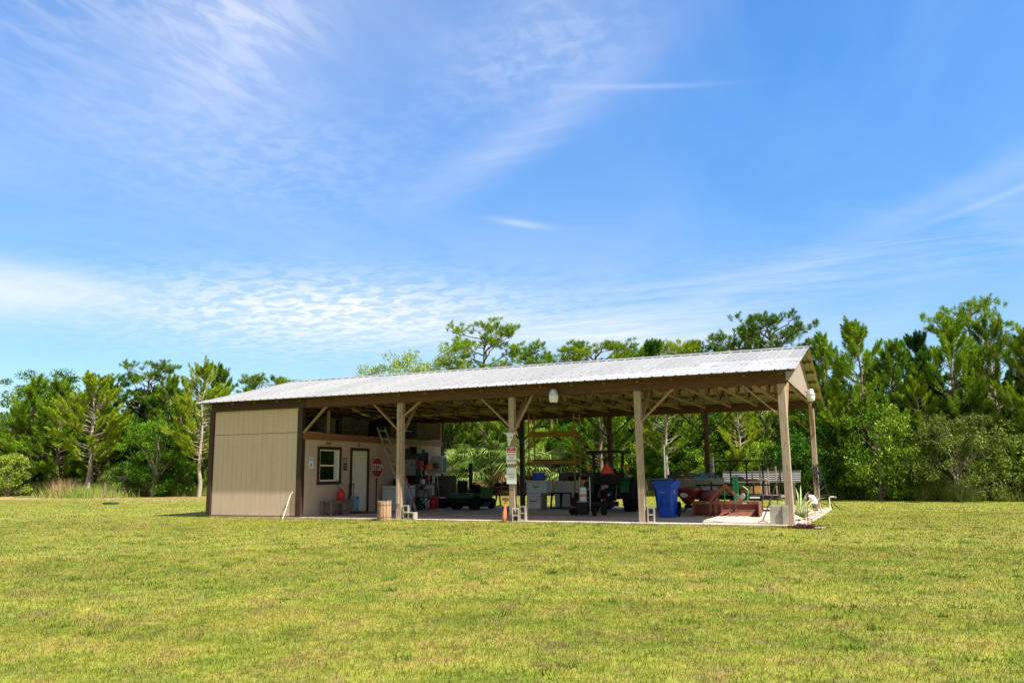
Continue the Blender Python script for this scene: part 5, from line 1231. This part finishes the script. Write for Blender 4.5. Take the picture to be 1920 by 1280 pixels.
def pine_tall(seed, H=11, R=2.2, base=.56, clumps=24, flatf=.9):
    q = random.Random(seed); mb = MB(); tf = []
    tx, ty = q.uniform(-.4,.4), q.uniform(-.4,.4); top = Vector((tx,ty,H*.93)); tp = limb(mb, (0,0,-.2), top, .15, .05, 0, 8, q, .012, 8)
    for k in range(clumps):
        f = base+(1-base)*((k+.5)/clumps)**.85; i = min(7, int(f*8)); s0 = tp[i].lerp(tp[min(8,i+1)], f*8-i)
        a = k*2.4+q.uniform(-.4,.4); t = (f-base)/(1-base); l = R*(math.sin(PI*(.22+.6*t))**.8)*q.uniform(.65,1.12)
        e_ = Vector((s0.x+math.cos(a)*l, s0.y+math.sin(a)*l, s0.z+l*(.3+.5*t)*q.uniform(.6,1.2)))
        if e_.z > H: e_.z = H-q.uniform(0,.3)
        pts = limb(mb, s0, e_, .05, .018, .04, 5, q, .07, 5)
        for w_ in range(q.randint(5,8)):
            g_ = pts[q.choice((3,4,5))]; c_ = g_+Vector((q.uniform(-.55,.55),q.uniform(-.55,.55),q.uniform(-.1,.45)))
            limb(mb, g_, c_, .016, .007, 0, 2, q, .05, 4)
            for j in range(q.randint(3,5)):
                dl = Vector((q.gauss(0,1),q.gauss(0,1),q.gauss(0,.7)))*.15; dd = (dl*2+Vector((0,0,.8))).normalized(); tf.append((*(c_+dl), *dd))
    for k in range(5):   # dead stubs
        z = H*q.uniform(.3,base); a = q.uniform(0,6.28); i = min(7,int(z/(H)*8)); s0 = tp[i]; limb(mb, (s0.x,s0.y,z), (s0.x+math.cos(a)*q.uniform(.4,1.1), s0.y+math.sin(a)*q.uniform(.4,1.1), z+q.uniform(-.1,.4)), .02,.006,0,3,q,.1,4)
    return mb, needles(tf, 44, .24, .021, .72, seed)
def broad(seed, H=6, R=2.2, base=.12, n=90, per=120, sz=.13, crad=.5, stems=3):
    q = random.Random(seed); mb = MB(); cl = []
    st_ = []
    for s_i in range(stems):
        a = q.uniform(0,6.28); e_ = (math.cos(a)*R*.35*q.random(), math.sin(a)*R*.35*q.random(), H*q.uniform(.6,.85)); st_.append(limb(mb, (q.uniform(-.15,.15),q.uniform(-.15,.15),-.15), e_, (.028+.016*R) if H < 4 else .07+.008*H, .02, 0, 6, q, .03, 7))
    for k in range(n):
        z = H*(base+(1-base)*q.random()**.8); t = z/H; pr = R*math.sqrt(max(.05,1-abs((t-.45)/.6)**2.2))
        a = q.uniform(0,6.28); rr = pr*q.uniform(.35,1.05)*(1+.2*math.sin(a*3+seed)+.12*math.sin(z*3+a)); c_ = Vector((math.cos(a)*rr, math.sin(a)*rr, z))
        s_ = q.choice(st_); i = min(5, max(1, int(t*6)-1)); 
        if q.random() < .5: limb(mb, s_[i], c_, .018, .006, .02, 3, q, .06, 4)
        cl.append((*c_, q.uniform(.55,1.2)))
    return mb, leaves(cl, per, crad, sz, seed)
def palm(seed, H=2.2, n=26, dead=14, ln=1.25):
    q = random.Random(seed); mb = MB(); mb.tube([(0,0,-.2),(.05,0,H*.5),(0,0,H)],[.24,.2,.17],9); gl, dl = [], []
    for k in range(n+dead):
        isd = k >= n; a = q.uniform(0,6.28); el_ = q.uniform(-1.2,-.5) if isd else q.uniform(-.25,1.35); l = q.uniform(.6,1.0)*(.6 if isd else 1)
        s0 = Vector((0,0,H-(.25 if isd else 0))); e_ = s0+Vector((math.cos(a)*math.cos(el_), math.sin(a)*math.cos(el_), math.sin(el_)))*l; limb(mb, s0, e_, .018, .012, .05, 3, q, .0, 4)
        ax = (e_-s0).normalized(); up = Vector((0,0,1)); sx_ = ax.cross(up); sx_ = sx_.normalized() if sx_.length > .1 else Vector((1,0,0)); up = sx_.cross(ax)
        for j in range(21):
            t = -1.75+3.5*j/20; dr_ = ax*math.cos(t)+sx_*math.sin(t); L_ = ln*(.62+.38*math.cos(t*.8))*q.uniform(.85,1.1)*(.8 if isd else 1); mid = e_+dr_*L_*.55+up*.05; tip = e_+dr_*L_+Vector((0,0,-L_*q.uniform(.15,.5)*(1.6 if isd else 1)))
            wv = up.cross(dr_).normalized()*.034; (dl if isd else gl).append([e_, mid-wv, tip, mid+wv])
    return mb, np.array([[list(v) for v in f] for f in gl]), np.array([[list(v) for v in f] for f in dl])
PROTO = {}; KH = {}
def proto(kind, mb, V, leafm, barkm, extra=None, cname='crown', tname='trunk'):
    r_ = bpy.data.objects.new('proto_'+kind, None); KH[kind] = float(np.percentile(V[...,2], 99.8))
    me = tri_mesh(cname, V, M[leafm]); t_ = mb.build(tname, M[barkm], fixn=False); ob = [(tname, t_.data, None), (cname, me.data, None)]
    if extra is not None: x_ = tri_mesh('dead_fronds', extra, M['deadpalm']); ob.append(('dead_fronds', x_.data, None)); C.objects.unlink(x_); bpy.data.objects.remove(x_)
    bpy.data.objects.remove(me); bpy.data.objects.remove(t_); bpy.data.objects.remove(r_); PROTO[kind] = ob
for i, (lm, a) in enumerate([('needle', dict(H=8.5,R=1.9)), ('needle', dict(H=8,R=1.6,base=.2)), ('needle_y', dict(H=8.8,R=2.3,base=.3,lean=.3)), ('needle_d', dict(H=8,R=1.3,base=.28)), ('needle', dict(H=9,R=2.3,base=.1,dens=1.15)), ('needle_y', dict(H=7.5,R=1.5,base=.3,dens=.8))]):
    mb, V = pine_young(11+i, **a); proto('py%d' % i, mb, V, lm, 'barkl' if i in (2,5) else 'bark')
for i, (lm, a) in enumerate([('needle', dict(H=11,R=2.3)), ('needle', dict(H=11,R=2.0,base=.66,clumps=19)), ('needle_y', dict(H=10.5,R=2.2,base=.58,clumps=28)), ('needle', dict(H=10,R=1.2,base=.6,clumps=13))]):
    mb, V = pine_tall(31+i, **a); proto('pt%d' % i, mb, V, lm, 'bark')
for i, (lm, a) in enumerate([('leaf_d', dict(H=5.5,R=2.2,base=.08,n=110)), ('leaf_y', dict(H=8,R=2.0,base=.35,n=70,per=90)), ('leaf', dict(H=7,R=2.3,base=.3,n=90,per=100))]):
    mb, V = broad(51+i, **a); proto('br%d' % i, mb, V, lm, 'barkl')
for i, (lm, a) in enumerate([('leaf', dict(H=3.4,R=1.8,base=.03,n=130,per=85,sz=.13,crad=.42,stems=4)), ('leaf_y', dict(H=2.8,R=1.5,base=.03,n=100,per=80,sz=.135,crad=.4,stems=4)), ('leaf_g', dict(H=3.6,R=2.0,base=.05,n=130,per=80,sz=.115,crad=.42,stems=4)), ('leaf_d', dict(H=3.0,R=1.9,base=.02,n=125,per=85,sz=.14,crad=.45,stems=4))]):
    mb, V = broad(71+i, **a); proto('sh%d' % i, mb, V, lm, 'barkl', cname='foliage', tname='stem')
for i in range(2):
    mb, V, D_ = palm(91+i, H=1.6+.8*i); proto('pa%d' % i, mb, V, 'palm', 'greywood', D_)
def plant(kind, x, y, h, lab, cat='tree', group=None, wf=1.0, rz=None, name=None, tilt_=(0,0)):
    s_ = h/KH[kind]; nm = name or {'py':'pine_tree','pt':'pine_tree','br':'broadleaf_tree','sh':'shrub','pa':'palm'}[kind[:2]]
    t = thing(nm, lab, cat, (x,y,GZ), rs.uniform(0,6.28) if rz is None else rz, group); t.scale = (s_*wf,s_*wf,s_); 
    t.rotation_euler = (tilt_[0], tilt_[1], t.rotation_euler.z)
    for n_, me, _ in PROTO[kind]:
        o = bpy.data.objects.new(n_, me); C.objects.link(o); o.parent = t
    return t
named = [
 ('py4',-42.8,24.5,9.6,'tall dense dark pine at the far left of the wood',1.25), ('br2',-52.2,32,11.6,'rounded yellow green crown showing above the dark pines at the far left',1.1),
 ('py0',-38.5,23.6,9.0,'dense dark green pine right of the farthest left one',1.2), ('py4',-35.5,25.0,9.2,'bushy pine behind and left of the lone pale trunked pine on the left',1.1),
 ('py2',-31.3,20.7,8.9,'pine with pale lower trunk standing alone in front of the left wood',1.35), ('pt0',-32.8,27,10.4,'flat topped pine with open limbs against the sky on the left',1.1),
 ('br0',-26.1,21.8,5.3,'round deep green broadleaf tree in front of the left wood',1.2), ('py2',-21.5,21.3,9.1,'pale trunked yellow green pine just left of the barn',1.0),
 ('py1',-24.5,26,9.6,'slim pointed pine behind the pale trunked one left of the barn',.9), ('py5',-28.5,25,9.0,'thin pine right of the flat topped pine on the left',1.0),
 ('pt2',-31.6,40,10.7,'small crown peeping over the left slope of the roof',1.1),
 ('br1',-19.5,38,10.6,'low crown at the left end of the row above the ridge',1.0), ('br1',-13.6,34,10.9,'pale green broadleaf crown above the roof left of the pines',1.15), ('br1',-11.7,35,10.2,'second pale broadleaf crown above the roof, touching the large one',.9),
 ('br1',-9.6,34,11.3,'narrow pale crown left of the big open pine above the roof',.7), ('pt0',-5.1,32,12.0,'broad open crowned pine, tallest above the middle of the roof',1.12), ('pt3',-2.6,34,10.9,'slender pine right of the broad open one above the roof',.95),
 ('pt3',-1.3,34.5,9.8,'shortest slim pine top above the middle of the roof',.9), ('pt2',1.5,36,11.0,'dense domed yellow green pine crown above the roof',1.25), ('py3',7.5,30,9.7,'single dark candle like pine tip above the roof',.8), ('pt3',5.4,34,9.8,'small crown left of the dark candle like tip',.9),
 ('pt2',8.1,34,10.3,'rounded yellowish crown right of the dark candle like tip',.9), ('pt1',9.9,34,10.3,'rounded crown between the yellowish one and the broad dark one',.8), ('pt1',11.9,34,11.0,'broad dark rounded crown above the right half of the roof',1.0), ('pt0',15.1,32,11.1,'widest open crown above the right end of the roof',1.0), ('py1',13.6,32,9.3,'small pine tip between the two round crowns at the right of the roof',.7),
 ('py4',17.9,25,8.5,'bushy pine directly behind the right gable peak',.9), ('py0',19.7,21.3,8.5,'tall cone shaped bright green pine right of the barn',1.0), ('py1',21.2,22,7.5,'shorter pine touching the tall cone shaped one right of the barn',1.05), ('py3',22.4,24,8.1,'narrow dark pine in the sky gap right of the barn',.9),
 ('pt0',24.6,27,10.0,'tallest flat topped pine at the right of the picture',.85), ('py0',23.7,21.2,8.1,'full green pine in front of the tallest flat topped one on the right',.9), ('py2',25.4,22,8.3,'loose pine with visible trunk between the two right hand pines',.8), ('py4',27.0,20.2,8.0,'bushy pine cut by the right edge of the picture',.8), ('py2',26.3,19.6,7.4,'pine with pinkish trunk near the right edge of the picture',.7),
 ('py5',22.1,20.6,5.6,'small yellow green pine above the shrubs right of the barn',.9), ('py5',18.6,20.5,5.0,'young pine seen just right of the rear corner post',.8), ('py5',13.5,24.3,5.6,'young bright pine seen under the roof behind the trailer',1.0), ('py2',9.5,24.2,7.6,'yellow green pine seen under the roof behind the tractor',1.0), ('py0',5.0,26.5,8.0,'bright green pine seen through the scaffold',1.1), ('py2',-1.0,28,7.6,'yellow green pine seen under the roof behind the palms',1.2), ('py4',-4.6,30.3,7.6,'green pine seen under the roof beside the loft end',1.0)]
for k, x, y, h, lab, wf in named: plant(k, x, y, h, lab, 'tree', None, wf*(1.18 if k[0] == 'p' else 1.05))
for i, (k, x, y, h, lab) in enumerate([('pa1',-3.9,26.6,3.3,'leftmost large fan palm seen beyond the mower'), ('pa1',-1.9,27,3.8,'tall fan palm with brown skirt beyond the signed post'), ('pa0',-5.4,27.3,3.0,'low fan palm behind the air conditioner end of the wall'), ('pa0',-.2,26.2,3.3,'fan palm just right of the signed post'), ('pa0',1.6,26.6,3.2,'fan palm seen through the left scaffold frame'), ('pa0',-2.9,25.4,2.7,'short palmetto in front of the two tall fan palms'), ('pa0',-29.2,22.2,2.5,'palmetto right of the lone pale trunked pine on the left'), ('pa0',-27.9,23,2.4,'small palmetto left of the round dark tree')]):
    plant(k, x, y, h, lab, 'palm', None, 1.15)
for k, x, y, h, lab, wf in [('sh1',-39.6,20.5,3.2,'bright leafy bush at the far left edge in front of the pines',1.0), ('sh0',20.2,19.2,4.2,'tall pale leaved bush right of the rear corner post',.8), ('sh2',23.4,18.4,3.6,'greyish open shrub in the middle of the right wood edge',1.1), ('sh3',17.7,20.8,3.4,'dark leafy bush behind the hose post',1.0)]:
    plant(k, x, y, h, lab, 'shrub', None, wf)
def near_named(x, y, r_): return any((x-n[1])**2+(y-n[2])**2 < r_*r_ for n in named)
# undergrowth along the wood edge: right side, behind the barn, left side
def cap_h(x):   # how tall the fill trees may be, by where they stand
    return 8.0 if x < -28 else (7.6 if x < -8 else (7.4 if x < 16 else 6.6))
def row(x0, x1, step, off0, off1, kinds, h0, h1, lab, cat, group, wf=(.9,1.2)):
    x = x0
    while x < x1:
        xx = x+rs.uniform(-.4,.4)*step; y = edge_at(xx)+rs.uniform(off0, off1)
        plant(rs.choice(kinds), xx, y, rs.uniform(h0,h1), lab, cat, group, rs.uniform(*wf)); x += step
row(14.5, 37, 1.25, .6, 1.8, ['sh0','sh1','sh2','sh3','sh0'], 1.8, 3.2, 'green leafy shrub in the undergrowth along the right wood edge', 'shrub', 'shrubs along the right wood edge')
row(15, 38, 1.5, 2.2, 4.4, ['sh0','sh2','sh3','br0'], 2.8, 4.4, 'taller shrub in the second row of the right hand undergrowth', 'shrub', 'second row of shrubs on the right')
row(-9, 14.5, 1.6, .3, 2.0, ['sh0','sh1','sh3','sh0'], 1.7, 3.0, 'leafy shrub at the wood edge seen through the open barn', 'shrub', 'shrubs seen through the barn')
row(-9, 14.5, 1.7, 2.2, 4.5, ['sh0','sh1','br0','br2','py5'], 3.4, 5.4, 'leafy tree in the understorey seen through the open barn', 'tree', 'understorey seen through the barn')
row(-56, -17, 1.9, 1.2, 2.8, ['sh0','sh3','sh2','sh3'], 1.4, 2.7, 'dark shrub at the foot of the left wood', 'shrub', 'shrubs at the foot of the left wood')
row(-58, -19, 1.6, 1.6, 5.0, ['py0','py1','py4','py3','py0'], 6.8, 8.6, 'pine in the close packed front rank of the left wood', 'tree', 'front rank of the left wood')
row(-62, -18, 2.6, 5, 11, ['py0','py4','br0','br2','py3'], 6.0, 8.2, 'tree in the shaded middle of the left wood', 'tree', 'middle of the left wood')
row(-17, 16, 2.1, 4.5, 8, ['py0','py1','py4','py2','br2'], 5.8, 7.2, 'tree in the wood behind the barn', 'tree', 'trees in the wood behind the barn')
row(-19, 18, 2.4, 9, 14, ['py0','py4','br2','py1'], 6.4, 7.6, 'tree deep in the wood behind the barn', 'tree', 'trees deep behind the barn')
row(16, 41, 1.6, 2.6, 6.0, ['py0','py1','py4','py3','py4'], 5.6, 7.2, 'pine in the right hand wood behind the shrubs', 'tree', 'pines in the right hand wood')
row(17, 46, 2.3, 7, 12, ['py0','py1','py3','br0'], 5.0, 7.4, 'tree deep in the right hand wood', 'tree', 'trees deep in the right hand wood')
# the far wood that reads as one mass
fw_ = []
for k in range(900):
    x = rs.uniform(-100, 60); y = edge_at(max(-59,min(39,x)))+rs.uniform(15,26); fw_.append((x, y, rs.uniform(.3,6.2), rs.uniform(1.6,2.6)))
tag(tri_mesh('far_wood', leaves(fw_, 90, 1.0, .5, 5), M['leaf_d']), 'dim far wood behind the tree rows', 'wood', kind='stuff')
# dry plume grass by the lone pine
t = thing('plume_grass', 'dry pale clump of tall grass left of the lone pale trunked pine', 'grass clump', (-31.0,18.6,GZ))
pg = rng.normal(0,.45,(700,2)); tri_mesh('blades', blades(pg, .5, 1.5, .03, .8, 0), M['deadpalm'], t)
t = thing('weed_clump', 'green weedy clump around the foot of the lone pine on the left', 'weeds', (-29.6,18.9,GZ))
pg = rng.normal(0,1,(2600,2))*np.array([1.6,.7]); tri_mesh('blades', blades(pg, .3, .9, .03, .8, 0), M['longgrass'], t)
